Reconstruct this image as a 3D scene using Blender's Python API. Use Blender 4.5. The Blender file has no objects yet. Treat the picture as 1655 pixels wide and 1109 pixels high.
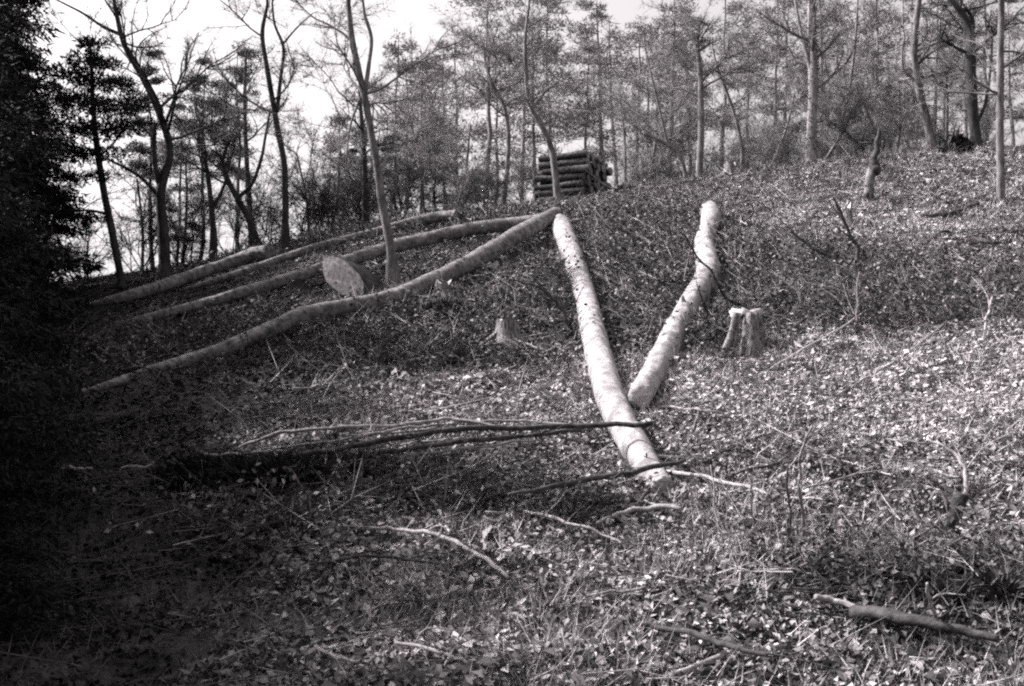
import bpy, math, random
import numpy as np
from mathutils import Vector

# ------------------------------------------------------------------ camera, sky, sun, exposure
sc = bpy.context.scene
C = sc.collection
LENS, PITCH = 40.0, math.radians(3.0)
W0, H0 = 1655.0, 1109.0
FPX = W0 * LENS / 36.0
cd = bpy.data.cameras.new('camera'); cam = bpy.data.objects.new('camera', cd); C.objects.link(cam)
cd.lens = LENS; cd.sensor_width = 36.0; cd.clip_start = 0.05; cd.clip_end = 3000
cam.location = (0, 0, 0); cam.rotation_euler = (math.pi / 2 + PITCH, 0, 0)
sc.camera = cam

SUN_XY = np.array([-0.93, 0.28]); SUN_XY = SUN_XY / np.linalg.norm(SUN_XY)
SUN_EL = math.radians(45)
TINT = (1.0, 0.950, 0.972)
wd = bpy.data.worlds.new('World'); sc.world = wd; wd.use_nodes = True
nt = wd.node_tree; nt.nodes.clear()
sky = nt.nodes.new('ShaderNodeTexSky'); sky.sky_type = 'NISHITA'; sky.sun_disc = False
sky.sun_elevation = SUN_EL; sky.sun_rotation = math.atan2(SUN_XY[0], SUN_XY[1])
sky.dust_density = 7.0; sky.air_density = 1.0
bw = nt.nodes.new('ShaderNodeRGBToBW')
tn = nt.nodes.new('ShaderNodeMix'); tn.data_type = 'RGBA'; tn.blend_type = 'MULTIPLY'; tn.inputs[0].default_value = 1
tn.inputs[7].default_value = (*TINT, 1)
bg = nt.nodes.new('ShaderNodeBackground'); bg.inputs[1].default_value = 0.118
wo = nt.nodes.new('ShaderNodeOutputWorld')
nt.links.new(sky.outputs[0], bw.inputs[0]); nt.links.new(bw.outputs[0], tn.inputs[6])
nt.links.new(tn.outputs[2], bg.inputs[0]); nt.links.new(bg.outputs[0], wo.inputs[0])
sl = bpy.data.lights.new('sun', 'SUN'); sl.energy = 3.2; sl.angle = math.radians(0.55); sl.color = (1.0, 0.958, 0.975)
so = bpy.data.objects.new('sun', sl); C.objects.link(so)
sv = Vector((SUN_XY[0] * math.cos(SUN_EL), SUN_XY[1] * math.cos(SUN_EL), math.sin(SUN_EL)))
so.rotation_euler = sv.to_track_quat('Z', 'Y').to_euler(); so.location = (-20, -10, 25)
sc.view_settings.view_transform = 'Standard'; sc.view_settings.look = 'None'
sc.view_settings.exposure = 1.65; sc.view_settings.gamma = 1.0
sc.render.engine = 'CYCLES'
sc.cycles.max_bounces = 3; sc.cycles.diffuse_bounces = 2; sc.cycles.glossy_bounces = 1
sc.cycles.use_denoising = False
sc.cycles.pixel_filter_type = 'GAUSSIAN'; sc.cycles.filter_width = 2.5

rnd = random.Random(7)
rng = np.random.default_rng(7)

# ------------------------------------------------------------------ picture <-> place
FW = np.array([0, math.cos(PITCH), math.sin(PITCH)]); UP = np.array([0, -math.sin(PITCH), math.cos(PITCH)]); RT = np.array([1.0, 0, 0])
def P(px, py, D):
    return D * (FW + (px - W0 / 2) / FPX * RT - (py - H0 / 2) / FPX * UP)

# ------------------------------------------------------------------ terrain
CTRL = [  # pixel x, pixel y, distance
 (0,1109,6.0),(400,1109,6.0),(830,1109,6.0),(1250,1109,6.0),(1655,1109,5.9),
 (0,930,7.8),(430,930,7.6),(830,930,7.6),(1250,930,7.5),(1655,930,7.3),
 (100,790,10.2),(450,790,10.2),(830,790,10.2),(1250,780,10.0),(1655,770,9.6),
 (130,650,13.6),(480,650,13.4),(830,650,13.3),(1250,645,13.0),(1655,640,12.4),
 (150,565,16.6),(500,560,16.2),(830,555,15.8),(1250,560,15.6),(1655,555,15.0),
 (160,510,19.6),(470,490,19.2),(830,465,18.6),(1250,470,18.6),(1655,465,18.4),
 (160,470,23.0),(420,440,23.0),(640,410,22.4),(830,385,22.4),(1080,390,22.0),(1400,385,22.4),(1655,380,22.0),
 (160,448,27.0),(420,418,28.0),(640,362,28.0),(900,332,29.0),(1080,300,31.0),(1300,268,34.0),(1500,255,35.5),(1655,250,36.0)]
cp = [P(*c) for c in CTRL]
cp += [np.array(a, float) for a in [(0,0,-1.62),(-4,1,-1.8),(5,0,-1.5),(-16,4,-2.2),(-20,14,-1.0),(18,6,0.2),(22,16,3.2),(24,28,6.4),
       (-22,26,1.6),(-20,40,1.0),(-8,44,2.6),(2,46,4.2),(12,48,6.6),(24,48,7.4),(-24,60,-1),(0,64,2.2),(26,66,5.5),(-30,80,-2),(0,90,0),(35,90,3)]]
cp = np.array(cp); CX = cp[:, :2]; CZ = cp[:, 2]
def _U(d2):
    return 0.5 * d2 * np.log(d2 + 1e-9)
n_ = len(CX); K = _U(((CX[:, None] - CX[None]) ** 2).sum(-1)) + np.eye(n_) * 6.0
Pm = np.c_[np.ones(n_), CX]
A = np.zeros((n_ + 3, n_ + 3)); A[:n_, :n_] = K; A[:n_, n_:] = Pm; A[n_:, :n_] = Pm.T
SOL = np.linalg.solve(A, np.r_[CZ, 0, 0, 0])

_tab = np.random.default_rng(3).random((256, 256))
def vnoise(x, y, s=0):
    x = x + s * 17.3; y = y + s * 9.1
    xi = np.floor(x).astype(int); yi = np.floor(y).astype(int); fx = x - xi; fy = y - yi
    fx = fx * fx * (3 - 2 * fx); fy = fy * fy * (3 - 2 * fy)
    a = _tab[xi % 256, yi % 256]; b = _tab[(xi + 1) % 256, yi % 256]; c = _tab[xi % 256, (yi + 1) % 256]; d = _tab[(xi + 1) % 256, (yi + 1) % 256]
    return (a * (1 - fx) + b * fx) * (1 - fy) + (c * (1 - fx) + d * fx) * fy
def fbm(x, y, s=0, o=4):
    r = 0; a = 0.5; t = 0
    for i in range(o):
        r = r + a * vnoise(x, y, s + i); t += a; x = x * 2.07 + 5.1; y = y * 2.07 + 1.7; a *= 0.55
    return r / t
def Hs(x, y):
    x = np.atleast_1d(np.asarray(x, float)); y = np.atleast_1d(np.asarray(y, float))
    r = np.hypot(x - 0, y - 28); w = np.clip((r - 55) / 80, 0, 1); w = w * w * (3 - 2 * w)
    k = np.where(r > 90, 90 / np.maximum(r, 1), 1); xx = x * k; yy = 28 + (y - 28) * k
    out = np.empty(len(x))
    for i in range(0, len(x), 20000):
        a = np.c_[xx[i:i + 20000], yy[i:i + 20000]]
        d2 = ((a[:, None] - CX[None]) ** 2).sum(-1)
        out[i:i + 20000] = _U(d2) @ SOL[:n_] + SOL[n_] + a @ SOL[n_ + 1:]
    return out * (1 - w) + w * (-6.0)
def Hm(x, y):
    return (fbm(x * 0.7, y * 0.7, 1, 3) - .5) * 0.34 + (fbm(x * 2.6, y * 2.6, 5, 3) - .5) * 0.16
def HH(x, y):
    x = np.atleast_1d(np.asarray(x, float)); y = np.atleast_1d(np.asarray(y, float))
    return Hs(x, y) + Hm(x, y)
def h1(x, y): return float(HH(x, y)[0])
_DS = np.r_[np.arange(3, 45, 0.06)]
def G(px, py, want='D'):
    d = P(px, py, 1.0); pts = _DS[:, None] * d[None]
    below = HH(pts[:, 0], pts[:, 1]) > pts[:, 2]
    i = int(np.argmax(below)) if below.any() else len(_DS) - 1
    return _DS[i]
def GP(px, py):
    return P(px, py, G(px, py))

# ------------------------------------------------------------------ mesh helpers
def g(v): return (v * TINT[0], v * TINT[1], v * TINT[2], 1)
class MB:
    def __init__(s): s.V = []; s.F = []; s.n = 0; s.T = []
    def add(s, V, F, tone=0.5):
        V = np.asarray(V, float); s.V.append(V)
        for f in (F if isinstance(F, list) else [F]): s.F.append(np.asarray(f, int) + s.n)
        s.n += len(V); s.T.append(np.full(len(V), tone) if np.isscalar(tone) else np.asarray(tone))
def mesh_of(name, mb, mat, off=(0, 0, 0), smooth=True):
    me = bpy.data.meshes.new(name)
    V = np.concatenate(mb.V) - np.asarray(off)[None]
    me.vertices.add(len(V)); me.vertices.foreach_set('co', V.astype(np.float32).ravel())
    lv = np.concatenate([f.ravel() for f in mb.F]); tot = np.concatenate([np.full(len(f), f.shape[1]) for f in mb.F])
    me.loops.add(len(lv)); me.loops.foreach_set('vertex_index', lv.astype(np.int32))
    me.polygons.add(len(tot)); me.polygons.foreach_set('loop_start', np.r_[0, np.cumsum(tot)[:-1]].astype(np.int32))
    if smooth: me.polygons.foreach_set('use_smooth', np.ones(len(tot), bool))
    at = me.attributes.new('tone', 'FLOAT', 'POINT'); at.data.foreach_set('value', np.concatenate(mb.T).astype(np.float32))
    me.update(calc_edges=True); me.materials.append(mat)
    return me
def root_loc(o):
    while o.parent: o = o.parent
    return np.array(o.location)
def obj(name, mb, mat, parent=None, smooth=True, base=None):
    off = root_loc(parent) if parent else (np.asarray(base) if base is not None else np.zeros(3))
    o = bpy.data.objects.new(name, mesh_of(name, mb, mat, off, smooth)); C.objects.link(o)
    if parent: o.parent = parent
    else: o.location = off
    return o
def tag(o, label, cat, group=None):
    o['label'] = label; o['category'] = cat
    if group: o['group'] = group
    return o
def thing(name, label, cat, loc, group=None):
    o = bpy.data.objects.new(name, None); C.objects.link(o); o.location = [float(a) for a in loc]; o.empty_display_size = .2
    return tag(o, label, cat, group)
def copy_tree(o, parent=None):
    c = o.copy(); C.objects.link(c); c.parent = parent
    for ch in list(o.children): copy_tree(ch, c)
    return c
def resample(pts, n):
    pts = np.asarray(pts, float); m = len(pts)
    t = np.r_[0, np.cumsum(np.linalg.norm(np.diff(pts[:, :3], axis=0), axis=1))]; t /= t[-1]
    u = np.linspace(0, 1, n); out = np.empty((n, pts.shape[1]))
    tan = np.gradient(pts, t, axis=0) if m > 2 else np.repeat(pts[1:] - pts[:1], 2, 0)
    for k, s in enumerate(u):
        i = min(max(np.searchsorted(t, s) - 1, 0), m - 2); h = t[i + 1] - t[i]; q = (s - t[i]) / h
        out[k] = (2*q**3-3*q**2+1)*pts[i] + (q**3-2*q**2+q)*h*tan[i] + (-2*q**3+3*q**2)*pts[i+1] + (q**3-q**2)*h*tan[i+1]
    return out
def tube(mb, pts, rad, seg=8, rough=0.0, cap=True, tone=0.5, seed=0):
    pts = np.asarray(pts, float); rad = np.broadcast_to(np.asarray(rad, float), (len(pts),))
    n = len(pts); tg = np.gradient(pts, axis=0); tg /= np.linalg.norm(tg, axis=1)[:, None] + 1e-9
    ref = np.array([0.3, 0.2, 1.0]) if abs(tg[0][2]) < .8 else np.array([1.0, 0.3, 0.1])
    A_ = np.empty((n, 3)); B_ = np.empty((n, 3)); a = ref
    for i in range(n):
        a = a - tg[i] * (a @ tg[i]); a = a / (np.linalg.norm(a) + 1e-9); A_[i] = a; B_[i] = np.cross(tg[i], a)
    th = np.linspace(0, 2 * np.pi, seg, endpoint=False)
    r = rad[:, None] * np.ones(seg)[None]
    if rough > 0:
        L = np.r_[0, np.cumsum(np.linalg.norm(np.diff(pts, axis=0), axis=1))]
        cx = np.cos(th)[None] * 1.3 + L[:, None] * 2.2; cy = np.sin(th)[None] * 1.3 + L[:, None] * 1.1
        r = r * (1 + rough * 2 * (fbm(cx + seed * 3.7, cy + seed * 1.9, seed, 3) - .5) + rough * .7 * (fbm(np.cos(th)[None] * 4 + L[:, None] * 9, np.sin(th)[None] * 4 + L[:, None] * 5, seed + 7, 2) - .5))
    V = pts[:, None] + r[..., None] * (np.cos(th)[None, :, None] * A_[:, None] + np.sin(th)[None, :, None] * B_[:, None])
    V = V.reshape(-1, 3)
    i = np.arange(n - 1)[:, None] * seg; j = np.arange(seg)[None]; k = (j + 1) % seg
    F = np.stack([i + j, i + k, i + seg + k, i + seg + j], -1).reshape(-1, 4)
    Fs = [F]
    if cap:
        V = np.r_[V, pts[:1], pts[-1:]]; c0 = n * seg
        jj = np.arange(seg); kk = (jj + 1) % seg
        Fs += [np.stack([kk, jj, np.full(seg, c0)], -1), np.stack([jj + (n - 1) * seg, kk + (n - 1) * seg, np.full(seg, c0 + 1)], -1)]
    mb.add(V, Fs, tone)
    return V[:n * seg].reshape(n, seg, 3)
def spikes(mb, P0, P1, r, tone=0.5):
    """many straight three-sided tapering twigs at once"""
    P0 = np.asarray(P0); P1 = np.asarray(P1); n = len(P0)
    if n == 0: return
    d = P1 - P0; d = d / (np.linalg.norm(d, axis=1)[:, None] + 1e-9)
    ref = np.where(np.abs(d[:, 2:3]) < .8, np.array([[0, 0, 1.0]]), np.array([[1.0, 0, 0]]))
    a = np.cross(d, ref); a /= np.linalg.norm(a, axis=1)[:, None] + 1e-9; b = np.cross(d, a)
    r = np.broadcast_to(np.asarray(r, float), (n,))[:, None]
    V = np.stack([P0 + r * a, P0 + r * (-.5 * a + .87 * b), P0 + r * (-.5 * a - .87 * b), P1], 1).reshape(-1, 3)
    k = np.arange(n)[:, None] * 4
    F = np.concatenate([k + np.array([[0, 1, 3]]), k + np.array([[1, 2, 3]]), k + np.array([[2, 0, 3]])])
    mb.add(V, F, np.repeat(np.broadcast_to(np.asarray(tone, float), (n,)), 4))
def blades(mb, P0, d, w, tone=0.5):
    """flat narrow three-cornered needles / leaf sprays"""
    n = len(P0); a = np.cross(d, rng.normal(size=(n, 3))); a /= np.linalg.norm(a, axis=1)[:, None] + 1e-9
    w = np.broadcast_to(np.asarray(w, float), (n,))[:, None]
    V = np.stack([P0 - a * w * .5, P0 + a * w * .5, P0 + d], 1).reshape(-1, 3)
    mb.add(V, (np.arange(n)[:, None] * 3 + np.arange(3)[None]), np.repeat(np.broadcast_to(np.asarray(tone, float), (n,)), 3))
def leaves4(mb, Pc, nrm, ln, wd_, fold=0.25, tone=0.5):
    """leaf of two triangles folded along the midrib"""
    n = len(Pc); nrm = nrm / np.linalg.norm(nrm, axis=1)[:, None]
    a = np.cross(nrm, rng.normal(size=(n, 3))); a /= np.linalg.norm(a, axis=1)[:, None] + 1e-9; b = np.cross(nrm, a)
    ln = np.broadcast_to(ln, (n,))[:, None]; wd_ = np.broadcast_to(wd_, (n,))[:, None]; f = rng.uniform(-.1, fold * 2, (n, 1))
    V = np.stack([Pc - a * ln * .5, Pc + b * wd_ * .5 + nrm * wd_ * f, Pc + a * ln * .5 + nrm * ln * rng.uniform(-.15, .35, (n, 1)), Pc - b * wd_ * .5 + nrm * wd_ * f], 1).reshape(-1, 3)
    k = np.arange(n)[:, None] * 4
    mb.add(V, np.concatenate([k + np.array([[0, 1, 2]]), k + np.array([[0, 2, 3]])]), np.repeat(np.broadcast_to(np.asarray(tone, float), (n,)), 4))

# ------------------------------------------------------------------ materials
def mat(name, lo, hi, scale=6.0, attr=0.0, stretch=(1, 1, 1), bump=0.0, rough=0.85, contrast=(0.35, 0.65), detail=5, spots=None, translucent=0.0):
    m = bpy.data.materials.new(name); m.use_nodes = True; t = m.node_tree; b = t.nodes['Principled BSDF']
    b.inputs['Roughness'].default_value = rough; b.inputs['Specular IOR Level'].default_value = 0.25
    tc = t.nodes.new('ShaderNodeTexCoord'); mp = t.nodes.new('ShaderNodeMapping'); mp.inputs['Scale'].default_value = stretch
    nz = t.nodes.new('ShaderNodeTexNoise'); nz.inputs['Scale'].default_value = scale; nz.inputs['Detail'].default_value = detail; nz.inputs['Roughness'].default_value = .62
    t.links.new(tc.outputs['Object'], mp.inputs[0]); t.links.new(mp.outputs[0], nz.inputs['Vector'])
    mr = t.nodes.new('ShaderNodeMapRange'); mr.inputs[1].default_value = contrast[0]; mr.inputs[2].default_value = contrast[1]
    t.links.new(nz.outputs[0], mr.inputs[0]); fac = mr.outputs[0]
    if attr:
        an = t.nodes.new('ShaderNodeAttribute'); an.attribute_name = 'tone'
        mx = t.nodes.new('ShaderNodeMix'); mx.data_type = 'FLOAT'; mx.inputs[0].default_value = attr
        t.links.new(fac, mx.inputs[2]); t.links.new(an.outputs['Fac'], mx.inputs[3]); fac = mx.outputs[0]
    cr = t.nodes.new('ShaderNodeMix'); cr.data_type = 'RGBA'; cr.inputs[6].default_value = g(lo); cr.inputs[7].default_value = g(hi)
    t.links.new(fac, cr.inputs[0]); col = cr.outputs[2]
    if spots:
        s2 = t.nodes.new('ShaderNodeTexNoise'); s2.inputs['Scale'].default_value = spots[0]; s2.inputs['Detail'].default_value = 3
        t.links.new(mp.outputs[0], s2.inputs['Vector'])
        r2 = t.nodes.new('ShaderNodeMapRange'); r2.inputs[1].default_value = spots[1]; r2.inputs[2].default_value = spots[1] + .1
        t.links.new(s2.outputs[0], r2.inputs[0])
        c2 = t.nodes.new('ShaderNodeMix'); c2.data_type = 'RGBA'; c2.inputs[7].default_value = g(spots[2]); t.links.new(col, c2.inputs[6]); t.links.new(r2.outputs[0], c2.inputs[0]); col = c2.outputs[2]
    t.links.new(col, b.inputs['Base Color'])
    if bump:
        bp = t.nodes.new('ShaderNodeBump'); bp.inputs['Strength'].default_value = bump; bp.inputs['Distance'].default_value = .03
        t.links.new(nz.outputs[0], bp.inputs['Height']); t.links.new(bp.outputs[0], b.inputs['Normal'])
    return m
M = {}
M['soil'] = mat('forest_soil', 0.006, 0.09, 9, attr=.6, bump=.6, detail=8)
M['litter'] = mat('dead_leaves', 0.006, 0.45, 3, attr=.92)
M['grass'] = mat('dry_grass', 0.02, 0.55, 3, attr=.85)
M['under'] = mat('brush_stems', 0.012, 0.40, 3, attr=.9)
M['pale_bark'] = mat('pale_beech_bark', 0.12, 0.34, 7, bump=.8, contrast=(.3, .66), spots=(3.2, .58, .14), rough=.75, detail=8)
M['grey_bark'] = mat('grey_log_bark', 0.045, 0.22, 9, bump=.9, spots=(7, .6, .07), detail=8)
M['cut'] = mat('sawn_wood', 0.26, 0.48, 14, bump=.3, spots=(10, .64, .25))
M['darkcut'] = mat('weathered_sawn_wood', 0.05, 0.2, 14, bump=.3)
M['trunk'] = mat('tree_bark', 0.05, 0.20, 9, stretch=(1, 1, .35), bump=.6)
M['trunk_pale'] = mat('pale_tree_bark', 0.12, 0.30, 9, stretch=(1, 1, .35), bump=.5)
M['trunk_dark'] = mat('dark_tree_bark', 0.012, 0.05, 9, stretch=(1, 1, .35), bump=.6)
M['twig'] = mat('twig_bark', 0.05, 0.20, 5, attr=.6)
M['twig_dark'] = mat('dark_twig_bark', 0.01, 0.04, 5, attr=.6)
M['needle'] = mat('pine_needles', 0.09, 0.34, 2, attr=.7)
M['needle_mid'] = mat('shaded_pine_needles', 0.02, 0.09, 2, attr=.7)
M['needle_dark'] = mat('dark_spruce_needles', 0.004, 0.018, 2, attr=.7)  # darkest needle copy: shade of the left-hand trees put into the colour
M['b_dark'] = mat('dark_branch_bark', 0.012, 0.07, 12, bump=.5)
M['b_mid'] = mat('grey_branch_bark', 0.10, 0.28, 12, bump=.5)
M['b_pale'] = mat('pale_branch_wood', 0.17, 0.40, 12, bump=.4, spots=(14, .62, .15))
M['slabcut'] = mat('sawn_slab_face', 0.18, 0.46, 8, stretch=(2, 2, .7), bump=.8, detail=8, spots=(6, .6, .1))
M['stump'] = mat('stump_wood', 0.025, 0.26, 14, stretch=(3, 3, .6), bump=.6)
M['stackbark'] = mat('stack_bark', 0.012, 0.09, 10, bump=.5)

# ------------------------------------------------------------------ ground sheet
def axis(lo, hi, step, far):
    a = list(np.arange(lo, hi + 1e-6, step)); s = step
    while a[-1] < far: s *= 1.25; a.append(a[-1] + s)
    s = step
    while a[0] > -far: s *= 1.25; a.insert(0, a[0] - s)
    return np.array(a)
gx = axis(-13, 20, .13, 900); gy = axis(2.5, 40, .13, 900)
XX, YY = np.meshgrid(gx, gy); xf, yf = XX.ravel(), YY.ravel()
zf = HH(xf, yf)
nx, ny = len(gx), len(gy)
ii = (np.arange(ny - 1)[:, None] * nx + np.arange(nx - 1)[None]).ravel()
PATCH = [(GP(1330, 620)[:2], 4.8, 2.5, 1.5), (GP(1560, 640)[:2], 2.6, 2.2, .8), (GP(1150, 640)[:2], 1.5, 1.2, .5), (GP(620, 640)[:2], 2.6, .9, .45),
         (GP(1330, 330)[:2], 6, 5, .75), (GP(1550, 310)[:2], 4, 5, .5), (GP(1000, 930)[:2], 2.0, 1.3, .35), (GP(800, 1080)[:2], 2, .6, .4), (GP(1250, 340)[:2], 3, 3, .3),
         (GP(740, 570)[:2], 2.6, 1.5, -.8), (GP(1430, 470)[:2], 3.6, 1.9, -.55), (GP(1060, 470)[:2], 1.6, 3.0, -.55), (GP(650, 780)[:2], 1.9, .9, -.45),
         (GP(450, 540)[:2], 3.2, 2.2, -.8), (GP(1480, 940)[:2], 1.2, .8, -.8), (GP(1600, 1000)[:2], .9, .7, -.8), (GP(700, 430)[:2], 3.0, 2.0, -.5)]  # negative entries: dark slash, and shadowed ground painted dark
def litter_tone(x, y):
    """ground tone: dry grass, fresh beech litter, slash, painted shade deepest at the left"""
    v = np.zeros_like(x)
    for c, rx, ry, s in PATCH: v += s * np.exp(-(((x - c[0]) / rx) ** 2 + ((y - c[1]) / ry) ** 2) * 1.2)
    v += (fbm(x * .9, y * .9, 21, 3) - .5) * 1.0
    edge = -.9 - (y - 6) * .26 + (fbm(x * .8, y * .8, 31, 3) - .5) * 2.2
    needle = np.clip((edge - x) / 1.0 + .4, 0, 1)  # shade along the left side, painted as a dark ground tone
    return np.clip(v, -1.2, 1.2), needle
tv, left_shade = litter_tone(xf, yf)
gm = MB(); gm.add(np.c_[xf, yf, zf], np.stack([ii, ii + 1, ii + nx + 1, ii + nx], -1), np.clip(.4 + .35 * tv, 0, 1) * (1 - left_shade))
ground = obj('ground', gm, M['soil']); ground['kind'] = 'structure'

# ------------------------------------------------------------------ where the felled logs and stumps lie
def log_path(pts, n=40, d_ends=None, sink=.15):
    """pts: pixel x, y, half-width in pixels; the log lies on the slope under its lower edge"""
    p = resample(np.array([(a, b, c) for a, b, c in pts], float), n)
    D = np.array([G(a, b + c * (1 - sink)) for a, b, c in p])
    if d_ends: D = np.linspace(d_ends[0], d_ends[1], n)
    else:
        s = np.linspace(-1, 1, n); D = np.polyval(np.polyfit(s, D, 3), s)
    pts3 = np.array([P(a, b, d) for (a, b, c), d in zip(p, D)]); rad = p[:, 2] * D / FPX
    return pts3, rad
LOGS = [
 ('thick pale log running down the slope in the middle, left limb of the V', [(906,362,16),(918,395,17),(932,432,17),(945,475,17),(957,530,20),(972,590,22),(990,650,24),(1018,706,24),(1045,752,22),(1072,790,20)], 'pale_bark', 'cut', dict(n=150, seg=28, rough=.14, jag=(.02, .05), knots=12, seed=3)),
 ('pale crooked log right of centre with a knobbed upper end', [(1147,341,16),(1148,357,15.5),(1144,371,13),(1139,386,15),(1140,411,17.5),(1145,436,18.5),(1134,463,19),(1118,487,18.5),(1099,518,18),(1080,556,19.5),(1058,600,20),(1035,640,19)], 'pale_bark', 'cut', dict(n=140, seg=28, rough=.15, jag=(.02, .03), knots=9, seed=8)),
 ('longest grey log slanting down left, frontmost of the parallel logs', [(898,347,13),(840,378,14),(765,422,14),(690,458,14),(625,484,14),(565,495,13),(495,508,14),(425,538,13),(335,573,11),(250,598,9),(180,621,7),(130,634,4)], 'grey_bark', 'darkcut', dict(n=150, seg=20, rough=.16, knots=8, seed=12, sink=-.9)),
 ('grey log just behind the frontmost slanting log, passing behind the slim bare tree', [(900,352,10),(840,361,11),(760,371,11),(690,386,11),(640,398,11),(540,428,10),(440,459,10),(340,488,9),(250,511,7),(180,525,4)], 'grey_bark', 'darkcut', dict(n=140, seg=20, rough=.14, knots=6, seed=17, sink=-.9)),
 ('thin grey pole log, third from the front of the slanting logs', [(738,348,9),(700,352,9),(650,364,8),(600,377,7),(540,391,6),(480,409,6),(400,437,6),(340,456,5),(292,470,3)], 'grey_bark', 'darkcut', dict(n=100, seg=16, rough=.14, knots=4, seed=21, sink=-.9)),
 ('short thick log at the back left with a flared butt', [(436,407,12),(414,411,13),(380,422,10),(330,439,10),(260,463,10),(200,480,8),(148,493,5)], 'grey_bark', 'darkcut', dict(n=90, seg=20, rough=.15, knots=2, seed=27, sink=-.9))]
CLEAR = []
for _, pts, _, _, kw in LOGS:
    p3, r3 = log_path(pts, 36, None, kw.get('sink', .15)); CLEAR += [(a[0], a[1], b * 1.02) for a, b in zip(p3, r3)]
for px, py, w in ((1204, 566, 46), (820, 552, 52), (716, 484, 40), (480, 480, 42), (1371, 362, 24), (1404, 322, 24)):
    c = GP(px, py); r0 = w / 2 * c[1] / FPX; CLEAR += [(c[0], c[1], r0), (c[0], c[1] - r0 * 1.2, r0 * 1.1)]
CLEAR = np.array(CLEAR)
def open_ground(x, y):
    """False where a log or a stump lies"""
    ok = np.ones(len(x), bool)
    for cx, cy, cr in CLEAR: ok &= (x - cx) ** 2 + (y - cy) ** 2 > cr * cr
    return ok

# ------------------------------------------------------------------ leaf litter, grass, brush (nobody could count these)
def scatter(n, d0, d1, power=1.0, extra=0.06):
    u = rng.random(n); D = (d0 ** power + u * (d1 ** power - d0 ** power)) ** (1 / power)
    s = (rng.random(n) * (1 + 2 * extra) - extra - .5) * W0 / FPX
    return D * s, D
def put_litter():
    mb = MB()
    for n, d0, d1, L in ((210000, 4.6, 13, .058), (220000, 13, 24, .075), (120000, 24, 37, .095)):
        x, y = scatter(n, d0, d1, 2.0)
        tv, left_shade = litter_tone(x, y)
        keep = open_ground(x, y) & (rng.random(n) > left_shade * .55) & (rng.random(n) < np.clip((fbm(x * 2.2, y * 2.2, 61, 3) - .25) * 3.2, .25, 1))
        x, y, tv, left_shade = x[keep], y[keep], tv[keep], left_shade[keep]; n = len(x)
        z = HH(x, y) + rng.uniform(0.005, .05, n)
        nr = np.c_[rng.normal(0, .75, n), rng.normal(0, .75, n), np.ones(n)]
        t = np.clip((rng.beta(1.0, 2.3, n) * (1 + .3 * tv) + np.where(tv > 0, .34, .22) * tv + .01) * (.45 + 1.1 * fbm(x * 3.1, y * 3.1, 51, 2)), 0, 1) * (1 - .98 * left_shade)
        s = L * np.exp(rng.normal(-.12, .32, n))
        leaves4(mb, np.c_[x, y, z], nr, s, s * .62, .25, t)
    o = obj('leaf_litter', mb, M['litter'], smooth=False); o['kind'] = 'stuff'; o['label'] = 'dead beech and oak leaves covering the clearing floor'
put_litter()
def put_grass():
    mb = MB()
    n = 230000
    x, y = scatter(n, 4.8, 36, 1.7); tv, left_shade = litter_tone(x, y)
    cl = fbm(x * 1.7, y * 1.7, 41, 3); keep = open_ground(x, y) & (rng.random(n) < np.clip((cl - .40) * 4 + .9 * np.clip(tv, 0, 1), .10, 1)) & (rng.random(n) > left_shade * .8)
    x, y, tv, left_shade = x[keep], y[keep], tv[keep], left_shade[keep]; n = len(x)
    d = np.c_[rng.normal(0, .55, n), rng.normal(0, .55, n), rng.uniform(.35, 1.1, n)]; d /= np.linalg.norm(d, axis=1)[:, None]
    d *= rng.uniform(.07, .24, (n, 1)); t = np.clip(rng.beta(1.1, 1.8, n) + .3 * tv, 0, 1) * (1 - .93 * left_shade)
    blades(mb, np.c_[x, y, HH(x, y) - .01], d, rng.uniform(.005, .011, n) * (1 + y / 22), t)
    for px, py, k, hh in ((870, 1005, 220, .14), (840, 960, 160, .13), (1440, 905, 300, .2), (640, 985, 250, .16), (1220, 860, 250, .2), (1080, 930, 250, .16), (950, 1080, 300, .16)):
        c = GP(px, py); x = c[0] + rng.normal(0, .3, k); y = c[1] + rng.normal(0, .3, k)
        d = np.c_[(x - c[0]) + rng.normal(0, .45, k), (y - c[1]) + rng.normal(0, .45, k), np.ones(k)]; d *= hh * rng.uniform(.6, 1.5, (k, 1))
        blades(mb, np.c_[x, y, HH(x, y)], d, .007, rng.beta(1.3, 1.6, k))
    o = obj('dry_grass', mb, M['grass'], smooth=False); o['kind'] = 'stuff'; o['label'] = 'thin dry grass scattered over the clearing'
put_grass()
def put_twigs():
    mb = MB(); n = 9000; x, y = scatter(n, 4.8, 36, 1.8); ok = open_ground(x, y); x, y = x[ok], y[ok]; n = len(x); z = HH(x, y); tv, left_shade = litter_tone(x, y)
    az = rng.normal(0.1, .9, n); L = np.exp(rng.normal(-.9, .6, n)) * (1 + y / 40); dx = np.cos(az) * L; dy = np.sin(az) * L
    z1 = HH(x + dx, y + dy); P0 = np.c_[x, y, z + rng.uniform(.02, .08, n)]; P1 = np.c_[x + dx, y + dy, z1 + rng.uniform(.03, .16, n)]
    t = np.where(rng.random(n) < .35, rng.uniform(.5, 1, n), rng.uniform(0, .15, n)) * (1 - .9 * left_shade); r = rng.uniform(.003, .008, n) * (.6 + y / 18)
    spikes(mb, P0, P1, r, t)
    for k in range(2):
        q = P0 + (P1 - P0) * rng.uniform(.2, .8, (n, 1)); spikes(mb, q, q + (P1 - P0) * .3 + rng.normal(0, .14, (n, 3)) * L[:, None] + np.array([[0, 0, .03]]), r * .6, t)
    o = obj('twig_litter', mb, M['under'], smooth=False); o['kind'] = 'stuff'; o['label'] = 'small fallen twigs strewn through the leaf litter'
put_twigs()
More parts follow.
